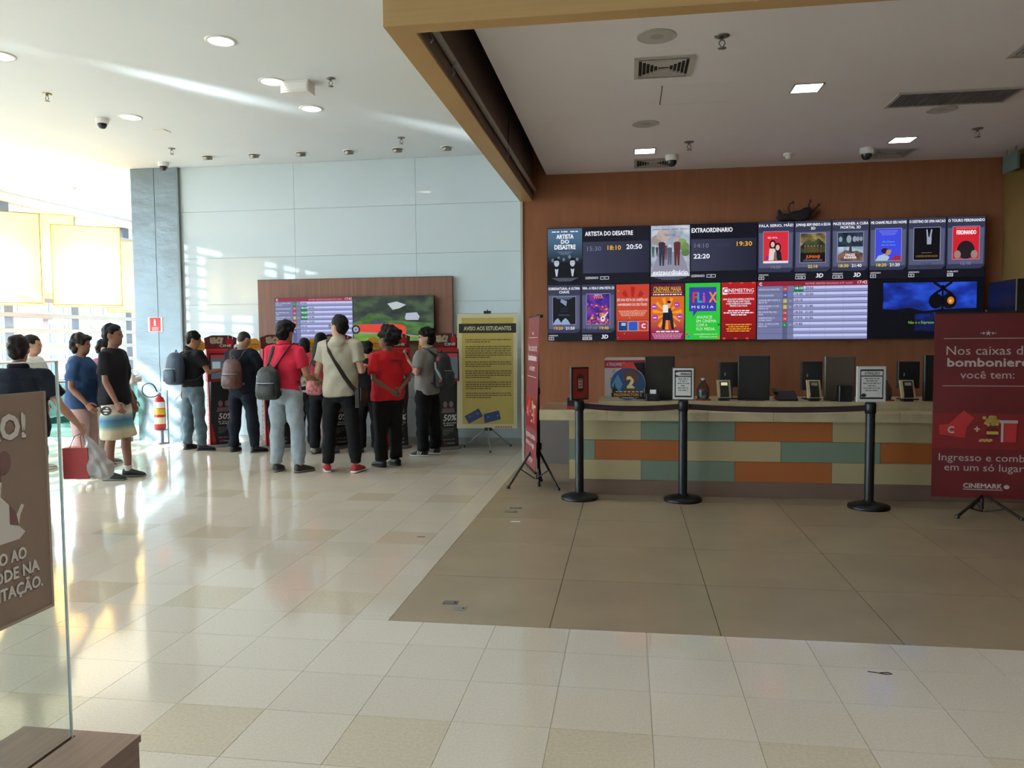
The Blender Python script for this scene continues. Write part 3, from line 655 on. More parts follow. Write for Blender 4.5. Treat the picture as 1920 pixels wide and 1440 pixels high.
a0 = 2*DW/3+.012
p.rect('advert', EMG('advert_red', '#8c1418', '#c8402c', 'Z', .0, .4), a0, .01, DW-.01, .668, 2)
for i in range(9):
    q = i*2*math.pi/9; p.poly('ray', EM('#a82420'), [(a0+.19, .4), (a0+.19+.17*math.cos(q), .4+.24*math.sin(q)), (a0+.19+.17*math.cos(q+.3), .4+.24*math.sin(q+.3))], 3)
p.rect('advert_band', EM('#c4462a'), a0, .25, DW-.01, .52, 4)
p.text('DÊ UMA FESTA DE CINEMA NO', a0+.19, .47, .03, WH, 5, fit=.36).text('ANIVERSÁRIO DO SEU FILHO.', a0+.19, .415, .03, WH, 5, fit=.35)
for i in range(4): p.lines(EM('#f0c8b8'), a0+.02, DW-.03, .35-.018*i, .007, 5, 20+i, al='C', fill=.98-.07*i)
for i, m in enumerate(('#1c3a7a', '#2a58c0', '#c03a40')):
    x = a0+.025+i*.12; p.rect('photo_rim', EM('#e8c8b0'), x-.004, .116, x+.108, .234, 5); p.rect('photo', EM(m), x, .12, x+.104, .23, 6)
p.text('C', a0+.317, .15, .05, WH, 7, bold=.1); p.rect('photo', EM('#9cc0f0'), a0+.06, .18, a0+.11, .215, 7)
for i in range(10): p.ell('sparkle', EM('#ffd8b0'), a0+.02+(i*.137) % .34, .04+(i*.231) % .6, .005, .005, 6, 6)
p.flush()
t, p = display('display with orange CINEMARK MANIA, green and red adverts side by side in the bottom row', 1, 0)
w3 = DW/3
p.rect('advert', EMG('advert_orange', '#8c1450', '#d86a1e', 'Z', .08, .3), .01, .01, w3-.012, .668, 2); p.rect('advert_head', EM('#5c1030'), .01, .52, w3-.012, .668, 3)
for i in range(11):
    q = i*2*math.pi/11; p.poly('ray', EM('#f0a02c'), [(.2, .32), (.2+.17*math.cos(q), .32+.19*math.sin(q)), (.2+.17*math.cos(q+.24), .32+.19*math.sin(q+.24))], 3)
p.text('CINEMARK MANIA', .2, .575, .06, EM('#f0c03c'), 4, fit=.32).rect('underline', EM('#f0c03c'), .03, .562, .37, .568, 4); p.lines(WH, .03, .37, .535, .012, 4, 31, al='C', fill=.97)
p.poly('seated_man', EM('#1a1c2c'), [(.14, .13), (.17, .13), (.18, .24), (.23, .24), (.25, .13), (.28, .13), (.26, .32), (.24, .38), (.17, .38), (.15, .32)], 5); p.rect('shirt', EM('#e8e4e8'), .15, .33, .21, .42, 6); p.ell('head', SKIN, .22, .435, .02, .027, 6, 12); p.ell('hair', EM('#20141a'), .22, .452, .022, .016, 7, 12)
for x, y in ((.05, .4), (.31, .42), (.06, .27), (.345, .28)): p.ell('round_badge', EM('#b03aa0'), x, y, .035, .035, 6, 16); p.lines(WH, x-.022, x+.022, y-.005, .01, 7, int(x*100), al='C')
p.lines(WH, .04, .37, .1, .014, 5, 33, al='C', fill=.8)
for i in range(4): p.lines(EM('#e0b0c8'), .02, .385, .076-.017*i, .008, 5, 34+i, al='C', fill=.98-.05*i)
p.rect('green_advert', EM('#2fc43c'), w3+.002, .01, 2*w3-.006, .668, 2)
p.poly('speech_bubble', EM('#3c3ca8'), [(w3+.045, .34), (w3+.09, .34), (w3+.09, .28), (w3+.14, .34), (w3+.355, .34), (w3+.355, .62), (w3+.045, .62)], 3)
for s, x, m in (('F', .085, '#d8402c'), ('L', .14, '#2cb0b0'), ('i', .2, '#d04aa0'), ('X', .27, '#f08a2c')): p.text(s, w3+x, .44, .12, EM(m), 4, 'L', fit={'F': .05, 'L': .05, 'i': .022, 'X': .085}[s], bold=.06)
p.text('M E D I A', w3+.2, .375, .03, WH, 4, fit=.25)
for i, s in enumerate(('ANUNCIE', 'EM CINEMA', 'COM A', 'FLIX MEDIA.')): p.text(s, w3+.13, .255-.046*i, .034, EM('#d8f4d0'), 4, 'L', fit=(.18, .225, .125, .215)[i])
p.text('contato@flixmedia.com.br', w3+.37, .065, .018, EM('#d8f4d0'), 4, 'R', fit=.27).text('flixmedia.com.br', w3+.37, .035, .018, EM('#d8f4d0'), 4, 'R', fit=.2)
for x, y, m in ((.01, .06, '#d8402c'), (.03, .035, '#3c7ae0'), (.365, .015, '#f06a2c'), (.37, .17, '#18802a')): p.rect('square', EM(m), w3+x, y, w3+x+.026, y+.026, 4)
p.rect('red_advert', EMG('advert_dark_red', '#7c0c10', '#b0181c', 'Z', .0, .5), 2*w3+.008, .01, DW-.01, .668, 2)
for i in range(6): p.ell('glow', EM('#e04038'), 2*w3+.04+.065*i, .66 if i % 2 else .02, .02, .012, 3, 12)
p.rect('logo_block', WH, 2*w3+.02, .53, 2*w3+.075, .61, 3); p.text('C', 2*w3+.048, .545, .055, EM('#a01418'), 4, bold=.08); p.text('INEMEETING', 2*w3+.08, .555, .042, WH, 4, 'L', fit=.29); p.lines(WH, 2*w3+.08, 2*w3+.36, .538, .006, 4, 8)
for i, s in enumerate(('UMA SOLUÇÃO RÁPIDA E PRÁTICA', 'PARA FALAR COM TODO', 'O SEU PÚBLICO AO MESMO', 'TEMPO E AO VIVO.')): p.text(s, 2*w3+.2, .465-.026*i, .018, WH, 4, fit=(.35, .25, .28, .2)[i], bold=.05)
for i in range(3): p.lines(WH, 2*w3+.03, DW-.03, .335-.024*i, .012, 4, 50+i, al='C', fill=(.7, .98, .5)[i])
for i in range(4): p.lines(OR_, 2*w3+.04, DW-.04, .175-.025*i, .011, 4, 56+i, al='C', fill=(.9, .7, .85, .8)[i])
p.flush()
def schedule(p, W_, H_, rows, s=1.0):
    p.rect('screen_ground', EM('#7478a0'), .006, .006, W_-.006, H_-.006, 2); p.rect('header', EM('#8e2038'), .006, H_*.91, W_-.006, H_-.006, 3)
    p.text('C', .04, H_*.925, .032, WH, 4, bold=.1); p.text('MATINÊ: SESSÕES INICIADAS ATÉ 16:55H', W_*.86, H_*.93, .022, EM('#d8a8b8'), 4, 'R', fit=.42*W_); p.text('17:42', W_-.015, H_*.93, .034, WH, 4, 'R', fit=.1)
    rh = H_*.905/9; x1 = W_*.335
    p.rect('rating_column', EM('#5a5e80'), W_*.235, .006, W_*.28, H_*.91, 3)
    for i in range(9):
        b = H_*.91-rh*(i+1)
        p.rect('row_band', EM('#8d92c4'), x1, b+rh*.08, W_-.008, b+rh*.95, 3).rect('row_highlight', EM('#c4c9f0'), x1, b+rh*.5, W_-.008, b+rh*.92, 4).rect('row_rule', EM('#4a4d70'), .006, b, W_-.006, b+rh*.05, 4)
        for q in (.48, .62, .78): p.rect('row_rule', EM('#8084ac'), W_*q, b+rh*.08, W_*q+.002, b+rh*.92, 5)
        if i < len(rows):
            ti, rt, rc, d3, ts, hot = rows[i]
            for k_, s_ in enumerate(ti): p.text(s_, .02, b+rh*(.32 if len(ti) == 1 else .52-.4*k_), .018, EM('#dfe2ff'), 5, 'L', fit=min(.25, .012*len(s_)))
            p.rect('rating_'+rc, EM({'red': '#c8403c', 'blue': '#3a58b8', 'yellow': '#b8a848', 'green': '#1c8c4c'}[rc]), W_*.24, b+rh*.12, W_*.275, b+rh*.88, 4); p.text(rt, W_*.2575, b+rh*.35, .02, WH, 5)
            if d3: p.text('3D', W_*.305, b+rh*.38, .018, EM('#b8bce0'), 5)
            if hot: p.rect('sold_mark', EM('#0c7a52'), x1, b+rh*.02, x1+.105, b+rh*.98, 5)
            for k_, s_ in enumerate(ts): p.text(s_, x1+.012+.115*k_, b+rh*.42, .026, WH if (hot and k_ == 0) else EM('#23253c'), 6, 'L', fit=.085, bold=.05)
t, p = display('display with a lilac timetable of film sessions, third of the bottom row', 2, 0)
schedule(p, DW, DH, [(['ARTISTA DO DESASTRE'], '14', 'red', 0, ['18:10', '20:50'], 1), (['EXTRAORDINARIO'], '10', 'blue', 0, ['19:30', '22:20'], 0), (['JUMANJI: BEM VINDO A', 'SELVA 3D'], '12', 'yellow', 1, ['22:10'], 0),
    (['MAZE RUNNER: A CURA', 'MORTAL 3D'], '12', 'yellow', 1, ['18:30', '21:40'], 0), (['ME CHAME PELO SEU', 'NOME'], '14', 'red', 0, ['18:20', '21:20'], 0), (['SOBRENATURAL: A', 'ULTIMA CHAVE'], '14', 'red', 0, ['19:20', '21:50'], 0), (['VIVA - A VIDA E UMA', 'FESTA 3D'], 'L', 'green', 1, ['19:40'], 0)])
p.flush()
t, p = display('display with a dark blue night railway crossing scene, bottom right of the video wall', 3, 0)
p.rect('night_ground', EM('#05060e'), .006, .006, DW-.006, DH-.006, 2)
p.rect('night_sky', EMN('night_clouds', ['#081038', '#16309a', '#2c58e0'], 3.2, 4, (1, 1, 1.8), 2.3), .16, .3, 1.14, .63, 3); p.rect('night_haze', EMN('night_road', ['#05060e', '#0a1440', '#142a80'], 5, 4, (1, 1, 2.5), 1.1), .5, .08, .95, .3, 3)
p.poly('hills', EM('#070912'), [(.14, .34), (.3, .33), (.44, .35), (.6, .31), (.75, .33), (1.15, .34), (1.15, .28), (.14, .28)], 5)
p.poly('track', EM('#0f1a4c'), [(.55, .1), (.66, .1), (.72, .3), (.68, .3)], 6); p.poly('track', EM('#101c50'), [(.78, .1), (.84, .1), (.76, .3), (.74, .3)], 6)
B2 = EM('#05050a')
p.rect('crossing_post', B2, .775, .1, .795, .6, 7); p.ell('signal_lamp', B2, .715, .42, .075, .085, 7); p.ell('signal_lamp', B2, .855, .42, .075, .085, 7); p.ell('signal_glow', EM('#d07a2c'), .87, .425, .036, .042, 8); p.ell('signal_glow', EM('#f0c060'), .865, .42, .015, .018, 9, 10)
p.poly('cross_board', B2, [(.68, .5), (.7, .48), (.89, .62), (.87, .64)], 7); p.poly('cross_board', B2, [(.88, .48), (.9, .5), (.7, .64), (.68, .62)], 7)
p.text('Não é o Expresso do Oriente.', .66, .17, .03, EM('#8ac43c'), 8, fit=.46); p.flush()
# dark cut-out ornament lying on top of the video wall
t = thing('cutout_ornament', 'dark lumpy ornament with red tipped curled stalks lying on top of the video wall', 'ornament', (1.92, YO-.06, DZ+2*DH))
b = MB().ell((.02, 0, .06), (.13, .04, .065)).ell((.1, 0, .1), (.07, .035, .06)).ell((-.14, 0, .05), (.1, .035, .045)).ell((-.2, 0, .1), (.025, .02, .05))
me = fused(b, 'body', .012); o = D.objects.new('body', me); COL.objects.link(o); o.parent = t; me.materials.append(M('ornament_dark', '#1e1a22', .7, var=(12, .3)))
m_red_tip = M('dark_red_tip', '#5a1416', .6)
for pts in ([(-.08, 0, .09), (-.1, 0, .15), (-.085, 0, .2), (-.05, 0, .215)], [(.13, 0, .14), (.125, 0, .19), (.14, 0, .225)], [(.16, 0, .1), (.2, 0, .14), (.235, 0, .18)], [(.15, 0, .04), (.2, 0, .06), (.24, 0, .1)]):
    s_ = MB().tube(pts, [.012, .009, .008, .007][:len(pts)], 8).build('stalk', M('ornament_dark2', '#2a1c20', .7), t); MB().ell(pts[-1], (.014, .012, .02), 10, 6).build('tip', m_red_tip, s_)
# ============================================================ COUNTER AND WHAT STANDS ON IT
m_slab = M('beige_counter_stone', '#b3a381', .35, var=(6, .14, 8), world=True)
m_cb, m_ct, m_co = M('counter_beige', '#a3916c', .55), M('counter_sage', '#6c7867', .55), M('counter_orange', '#9c5524', .55)
m_pl = M('counter_plinth', '#6a5346', .6)
YC = 7.57
ct = thing('counter_base', 'long ticket counter front in beige, sage and orange blocks', 'counter', (1.78, YC+.4, 0))
X0, X1 = -.57-1.78, XR-1.78-.005
MB().box(X0+.01, -.37, .0, X1, .4, .735).build('body', m_pl, ct); MB().box(X0, -.4, 0, X1, -.37, .148).build('plinth', m_pl, ct)
cuts = {0: [(-.57, .128, 'b'), (.128, 1.012, 't'), (1.012, 1.895, 'o'), (1.895, 2.79, 'b'), (2.79, 3.4, 't'), (3.4, XR-.005, 'o')],
        1: [(-.57, -.319, 't'), (-.319, .532, 'o'), (.532, 1.433, 'b'), (1.433, 2.322, 't'), (2.322, 3.2, 'o'), (3.2, XR-.005, 'b')],
        2: [(-.57, .128, 'b'), (.128, 1.012, 't'), (1.012, 1.895, 'o'), (1.895, 2.775, 'b'), (2.775, 3.4, 't'), (3.4, XR-.005, 'o')]}
for r, row in cuts.items():
    z1 = .735-.1955*r
    for a, b, k in row: MB().box(a+.0015-1.78, -.4, z1-.1955+.0015, b-.0015-1.78, -.371, z1-.0015).build('block', {'b': m_cb, 't': m_ct, 'o': m_co}[k], ct)
wt = thing('worktop', 'beige stone worktop with a raised rear shelf on the ticket counter', 'worktop', (1.78, YC+.4, .735))
b = MB(); x0 = -.855-1.78
b.prism([(-.47, .0), (-.47, .02), (-.47, .08), (-.455, .1), (.42, .1), (.42, 0), (-.455, 0)], x0, X1, 'x').build('slab', m_slab, wt)
MB().box(-.285-1.78, -.3, .1, X1, .42, .175, .006).build('raised_shelf', m_slab, wt)
for x in (-.2, .75, 1.35, 2.46, 3.2): MB().box(x-1.78-.0015, -.4712, .0, x-1.78+.0015, -.4695, .1).build('joint', M('slab_joint', '#6e634e', .8), wt)
ZT = .91; YT = YC+.12
m_mon = M('monitor_black', '#121215', .35); m_monb = M('monitor_dark_shell', '#1b1a1c', .5)
def monitor(label, x, y, w, z0, z1, th=.05, mat=None, rz=0, ports=True):
    t = thing('pos_monitor', label, 'monitor', (x, y, ZT), rz, 'ticket office monitors on the counter')
    MB().box(-w/2, -th/2, z0-ZT, w/2, th/2, z1-ZT, .008).build('shell', mat or m_monb, t)
    if z0 > ZT+.02:
        MB().box(-.03, -.02, .01, .03, .02, z0-ZT+.02).build('stand', m_mon, t)
    MB().box(-min(w*.4, .09), -.07, 0, min(w*.4, .09), .07, .012).build('foot', m_mon, t)
    if ports: MB().box(-w*.25, -th/2-.004, (z0+z1)/2-ZT-.01, -w*.25+.012, -th/2, (z0+z1)/2-ZT+.02).build('port', M('port_silver', '#a8aab0', .3, metal=.8), t)
    return t
monitor('tall dark screen back behind the preferential service sign', .315, 7.85, .29, ZT, 1.345, mat=M('shell_warm_black', '#221d19', .5), ports=False)
monitor('small black monitor between the preferential sign and the tall dark screen', .135, 8.02, .15, 1.03, 1.28)
monitor('tall black screen back right of the first lit card terminal', 1.22, 7.85, .3, ZT, 1.345, ports=False); monitor('small black monitor beside the first lit card terminal', 1.01, 8.02, .2, 1.03, 1.28)
monitor('tall screen back with a painted brownish sheen of light behind the third notice sign', 2.02, 7.85, .28, ZT, 1.335, mat=M('shell_brown_lit', '#4a3f33', .35), ports=False); monitor('small black monitor left of the brown-lit screen back', 1.80, 8.02, .2, 1.0, 1.285)  # brownish light on the tall dark shell is painted into its colour
monitor('tall black screen back next to the red banner', 2.93, 7.85, .3, ZT, 1.345, ports=False); monitor('small black monitor next to the last card terminal', 2.70, 8.02, .2, 1.02, 1.28)
m_pin = M('pinpad_cream', '#c2b48e', .45)
def pinpad(label, x, lit):
    t = thing('card_terminal', label, 'card terminal', (x, 7.78, ZT), R(8), 'card terminals on the counter')
    MB().box(-.045, -.03, 0, .045, .04, .05).build('base', m_monb, t)
    sh = MB().prism([(-.032, .03), (.02, .2), (.034, .2), (-.014, .03)], -.066, .066, 'x').build('holder', m_pin, t)
    MB().prism([(-.043, .045), (.0, .19), (.013, .19), (-.03, .045)], -.04, .042, 'x').build('keypad', m_monb, t)
    MB().prism([(-.013, .15), (-.004, .18), (-.002, .18), (-.011, .15)], -.03, .032, 'x').build('display', EM('#d8d0a8', 1.0 if lit else .12), t)
pinpad('cream card terminal with a glowing display', .93, True); pinpad('cream card terminal left of the brown-lit screen back', 1.82-.05, False); pinpad('cream card terminal near the red banner', 2.615, False)
t = thing('desk_phone', 'black desk telephone on the counter between two screens', 'telephone', (1.53, 7.85, ZT))
MB().prism([(-.1, 0), (.1, 0), (.1, .085), (.06, .09), (-.1, .02)], -.09, .09, 'x').build('base', m_mon, t); MB().tube([(-.1, 0, .07), (-.1, .03, .1), (-.1, .08, .105)], .022, 8).build('handset', m_mon, t)
MB().tube([(-.09, .08, .02), (-.1, .14, .012), (-.06, .2, .012), (-.02, .26, .012)], .006, 6).build('cord', m_mon, t)
m_clear = GLASS('clear_plastic', '#c9d2d4', 1.0)
def dispenser(label, x):
    t = thing('water_bottle', label, 'bottle', (x, 7.86, ZT), 0, 'clear plastic containers on the counter')
    MB().lathe([(.055, .012), (.06, .03), (.062, .11), (.045, .15), (.022, .18), (.022, .2)]).build('body', m_clear, t)
    MB().lathe([(.05, .014), (.054, .03), (.054, .075), (.01, .08)]).build('contents', M('grey_sweets', '#6a6f72', .5, var=(40, .5)), t)
    MB().box(-.07, -.06, 0, .07, .06, .011).build('red_tray', M('red_tray', '#8e1c1a', .5), t); MB().lathe([(.025, .2), (.025, .215), (.02, .218)]).build('cap', M('silver_cap', '#9aa0a4', .3, metal=.6), t)
dispenser('clear plastic container on a red tray by the second notice sign', .74); dispenser('clear plastic container on a red tray between third notice sign and last terminal', 2.44)
t = thing('pen_holder', 'black square box in front of the brown-lit screen back', 'box', (2.04, 7.74, ZT)); b = MB().box(-.06, -.05, 0, .06, .05, .15, .006); b.build('body', m_mon, t); MB().box(-.048, -.038, .147, .048, .038, .152).build('rim', m_monb, t)
# preferential service board
t = thing('service_board', 'white board with a red band reading ATENDIMENTO PREFERENCIAL', 'sign', (-.005, 8.15, ZT))
MB().prism([(-.235, 0), (.235, 0), (.235, .4), (.22, .42), (-.22, .42), (-.235, .4)], -.006, .006, 'y').build('panel', M('board_white', '#c9bfb8', .5), t)
MB().bar((-.1, .01, .2), (-.1, .14, .006), .03, .004).build('prop', m_white, t); MB().bar((.1, .01, .2), (.1, .14, .006), .03, .004).build('prop', m_white, t)
p = Plate(t, (-.235, -.007, 0)); p.rect('red_band', M('print_red', '#b01c3c', .5), 0, .31, .47, .39, 1); p.text('ATENDIMENTO PREFERENCIAL', .235, .33, .035, M('print_white', '#e6e2dc', .5), 2, fit=.43)
p.text('Gestantes', .08, .255, .035, M('print_darkred', '#8c2038', .5), 2, 'L', fit=.19); p.lines(M('print_darkred'), .06, .4, .19, .016, 2, 9); p.lines(M('print_darkred'), .08, .4, .13, .014, 2, 3); p.flush()
# round film standee, character left out
t = thing('round_standee', 'round blue cardboard standee with a red top reading PADDINGTON 2', 'standee', (.0, 7.78, ZT))
n = 36; pts = [(.175*math.cos(2*math.pi*i/n), .165+.165*math.sin(2*math.pi*i/n)) for i in range(n)]
MB().prism([(a, max(b, .0)) for a, b in pts], -.006, .006, 'y').build('disc', M('standee_card', '#8f9098', .5), t)
MB().prism([(-.075, .27), (-.055, .37), (.05, .38), (.09, .31), (.11, .285), (.02, .3)], -.008, .005, 'y').build('red_top', M('standee_red', '#c0352f', .6), t); MB().bar((0, .006, .15), (0, .12, .006), .05, .004).build('prop', m_white, t)
p = Plate(t, (0, -.0085, 0)); p.ell('night_blue', M('standee_blue', '#23406e', .5), 0, .165, .168, .158, 0, 36); p.poly('sky_glow', M('standee_glow', '#4a7a9c', .5), [(-.16, .15), (-.09, .07), (-.05, .16), (-.1, .26)], 1)
p.poly('skyline', M('standee_dark', '#14161e', .5), [(-.155, .1), (-.14, .12), (-.13, .18), (-.12, .12), (-.1, .11), (-.09, .07), (-.15, .07)], 2); p.ell('brown_patch', M('standee_brown', '#5a3a26', .6), .03, .235, .075, .07, 1); p.ell('brown_patch', M('standee_brown'), .03, .1, .07, .04, 1)
p.text('2', .02, .12, .11, M('standee_cream', '#d8c08c', .5), 3, bold=.12); p.poly('title_band', M('standee_dark'), [(-.16, .035), (.16, .035), (.165, .075), (-.165, .075)], 2); p.text('PADDINGTON 2', 0, .042, .028, M('standee_gold', '#e0942c', .5), 4, fit=.27, bold=.08)
for i in range(7): p.rect('small_print', M('print_white'), -.12+.04*i, .083, -.095+.04*i, .09, 3)
p.lines(M('print_white'), -.08, .08, .022, .006, 3, 4, al='C', fill=.7); p.flush()
t = thing('ticket_printer', 'black receipt printer with a paper strip behind the round standee', 'printer', (.245, 7.72, ZT)); MB().box(-.07, -.05, 0, .07, .06, .07, .012).build('body', m_mon, t); MB().prism([(-.01, .06), (.0, .11), (.004, .11), (-.006, .06)], -.03, .03, 'x').build('paper', m_white, t)
# lower end of the counter: dispenser box
t = thing('hand_dispenser', 'black box with a red band and a pump bottle at the left counter end', 'dispenser', (-.52, 7.62, .836))
MB().box(-.07, -.06, .03, .07, .06, .11, .005).build('body', m_mon, t); MB().box(-.071, -.061, .0, .071, .061, .03).build('red_band', M('red_tray'), t); MB().lathe([(.03, .11), (.035, .13), (.03, .2), (.012, .22), (.012, .25)]).build('pump', M('dark_glass', '#3a3c40', .15), t)
# grey cabinet at the far right behind the banner
t = thing('tall_cabinet', 'dark tall cabinet against the ochre side wall behind the red banner', 'cabinet', (3.99, 8.85, 0)); MB().box(-.1, -.3, .0, .135, .3, 2.1, .01).build('body', M('cabinet_dark', '#191512', .5), t); MB().box(-.106, -.29, .05, -.1, .29, 2.06).build('door', m_mon, t)

# ============================================================ STANCHIONS
m_post = M('stanchion_black', '#16171a', .4, metal=.4); m_belt = M('belt_dark_red', '#230d12', .8); m_bt = M('belt_print', '#4a161c', .8)
m_frame = M('sign_frame_black', '#0e0e10', .35); m_paper = M('notice_paper', '#c9c6c2', .5); m_ink = M('notice_ink', '#1d1e2a', .5)
def stanchion(label, x, y):
    t = thing('stanchion', label, 'stanchion', (x, y, 0), 0, 'black belt stanchions before the counter')
    MB().lathe([(.175, 0), (.178, .012), (.172, .03), (.12, .045), (.06, .055), (.045, .07)], n=32).build('base', m_post, t)
    MB().lathe([(.04, .06), (.04, .84), (.038, .85)], n=24).build('post', m_post, t); MB().lathe([(.043, .845), (.047, .85), (.047, .93), (.04, .945), (.02, .947)], n=24).build('head', m_post, t)
    return t
def belt(t, p0, p1):
    p0 = Vector(p0); p1 = Vector(p1); n = 14; b = MB(); vs = []; d = (p1-p0); nn = V(-d.y, d.x, 0).normalized()*.0015
    for i in range(n+1):
        q = p0.lerp(p1, i/n); sg = -.022*4*(i/n)*(1-i/n)
        for k in (-1, 1):
            for e in (nn, -nn): vs.append(q+V(0, 0, sg+.026*k)+e)
    fs = []
    for i in range(n):
        a = 4*i; fs += [(a, a+4, a+6, a+2), (a+1, a+3, a+7, a+5), (a, a+1, a+5, a+4), (a+2, a+6, a+7, a+3)]
    o = b.add(vs, fs).build('belt', m_belt, t); o.location = -Vector(t.location)
    pl = Plate(o, p0+V(0, 0, -.01), d, (0, 0, 1)); L_ = d.length
    for k in (.12, .42, .72): pl.text('CINEMARK', L_*k, -.02-.022*4*k*(1-k)+.012, .022, m_bt, 2, 'L', fit=.2, bold=.05)
    pl.flush(o)
s1 = stanchion('first belt stanchion with a red sign, left end of the counter', -.455, 7.34); s2 = stanchion('middle belt stanchion with a bright notice in a black frame', .512, 7.36); s3 = stanchion('right belt stanchion with a white ATENÇÃO notice', 2.125, 7.22)
belt(s1, (-.41, 7.34, .89), (.465, 7.36, .885)); belt(s2, (.56, 7.36, .885), (2.08, 7.22, .892))
def notice(t, w, h, z, rz, paint, fm=None):
    f = MB().box(-w/2, -.016, 0, w/2, .016, h, .004).build('sign_frame', fm or m_frame, t); f.location = (0, 0, z); f.rotation_euler = (0, 0, rz)
    MB().box(-.02, -.012, -.03, .02, .012, 0).build('sign_clip', m_post, f)
    p = Plate(f, (-w/2, -.0165, 0)); paint(p, w, h); p.flush(f)
def n_red(p, w, h):
    rd = M('sign_red', '#8c2420', .5); p.rect('poster', rd, .014, .014, w-.014, h-.014, 1); dk = M('sign_darkred', '#4a1212', .5)
    p.poly('ornament', dk, [(w/2-.035, .09), (w/2, .07), (w/2+.035, .09), (w/2+.04, h-.09), (w/2, h-.06), (w/2-.04, h-.09)], 2); p.rect('ornament_face', M('sign_pale', '#b09a84', .5), w/2-.025, .11, w/2+.025, h-.11, 3)
    for i in range(4): p.rect('ornament_line', dk, w/2-.02, .13+.028*i, w/2+.02, .138+.028*i, 4)
notice(s1, .2, .31, .948, R(38), n_red, M('sign_frame_dark', '#140f10', .4))
def n_white(head):
    def f(p, w, h):
        p.rect('paper', m_paper, .008, .008, w-.008, h-.008, 1); p.rect('dark_border', m_ink, .024, .026, w-.024, h-.026, 2); p.rect('head_box', m_paper, .032 if head == 'ATENÇÃO' else .06, h-.08, w-.032, h-.042, 3); p.rect('text_box', m_paper, .034, .042, w-.034, h-.09, 3)
        p.text(head, w/2+(0 if head == 'ATENÇÃO' else .015), h-.073, .022, m_ink, 4, fit=w*.52, bold=.06)
        for i in range(6): p.lines(M('notice_grey', '#6c6a70', .6), .045, w-.045, h-.112-.021*i, .009, 4, i+int(w*100), al='C', fill=(.8, .6, .95, .4, .9, .7)[i])
        p.ell('emblem', m_ink if head == 'ATENÇÃO' else m_paper, .055, .06 if head == 'ATENÇÃO' else h-.06, .022, .016, 5, 12); p.ell('emblem', m_paper, w-.045, .05, .014, .01, 5, 10)
    return f
notice(s2, .205, .305, .948, R(-6), n_white('COMUNICADO')); notice(s3, .245, .315, .948, R(2), n_white('ATENÇÃO'), M('notice_frame_white', '#b9b6b2', .5))

# ============================================================ BANNER STANDS
m_trip = M('tripod_brown', '#241c1c', .45, metal=.3)
def tripod(t, z, leg, spread, mat, phase=0, brace=True):
    for k in range(3):
        a = phase+k*2*math.pi/3; l = MB().tube([(0.015*math.cos(a), .015*math.sin(a), z), (spread*math.cos(a), spread*math.sin(a), .012)], leg, 8).build('leg', mat, t)
        MB().lathe([(leg*1.5, 0), (leg*1.5, .025)], (spread*math.cos(a), spread*math.sin(a), 0), 10).build('foot_cap', m_blackpl, l)
        if brace: MB().tube([(.55*spread*math.cos(a), .55*spread*math.sin(a), z*.45), (.01*math.cos(a), .01*math.sin(a), z*.2)], leg*.5, 6).build('brace', mat, t)
# edge-on red banner
t = thing('banner_stand', 'red banner on a brown tripod seen edge-on at the left end of the counter', 'banner', (-.94, 7.9, 0), R(-74))
m_ban = M('banner_vinyl_red', '#7e383c', .4); m_bw2 = M('banner_print_white', '#d8c6c2', .5)
MB().lathe([(.016, .0), (.016, 1.1), (.012, 1.1), (.012, 1.78)], (0, .03, .0), 12).build('pole', m_trip, t); MB().lathe([(.03, .38), (.034, .4), (.034, .45), (.02, .46)], (0, .03, 0), 14).build('collar', m_trip, t); MB().lathe([(.02, .96), (.022, .98), (.018, 1.02)], (0, .03, 0)).build('clamp', m_trip, t); MB().tube([(0.0, .03, .99), (.05, .03, 1.0)], .008, 6).build('knob', m_trip, t)
tripod(t, .42, .012, .3, m_trip, R(40))
MB().bar((-.35, .01, 1.75), (.35, .01, 1.75), .03, .03).build('top_bar', m_trip, t); MB().bar((-.35, -.06, .2), (.35, -.06, .2), .02, .02).build('bottom_bar', m_trip, t)
bn = MB().add([(-.35, -.01, 1.75), (.35, -.01, 1.75), (.35, -.062, .2), (-.35, -.062, .2), (-.35, -.006, 1.75), (.35, -.006, 1.75), (.35, -.058, .2), (-.35, -.058, .2)], [(3, 2, 1, 0), (4, 5, 6, 7), (0, 1, 5, 4), (2, 3, 7, 6), (1, 2, 6, 5), (3, 0, 4, 7)]).build('sheet', m_ban, t)
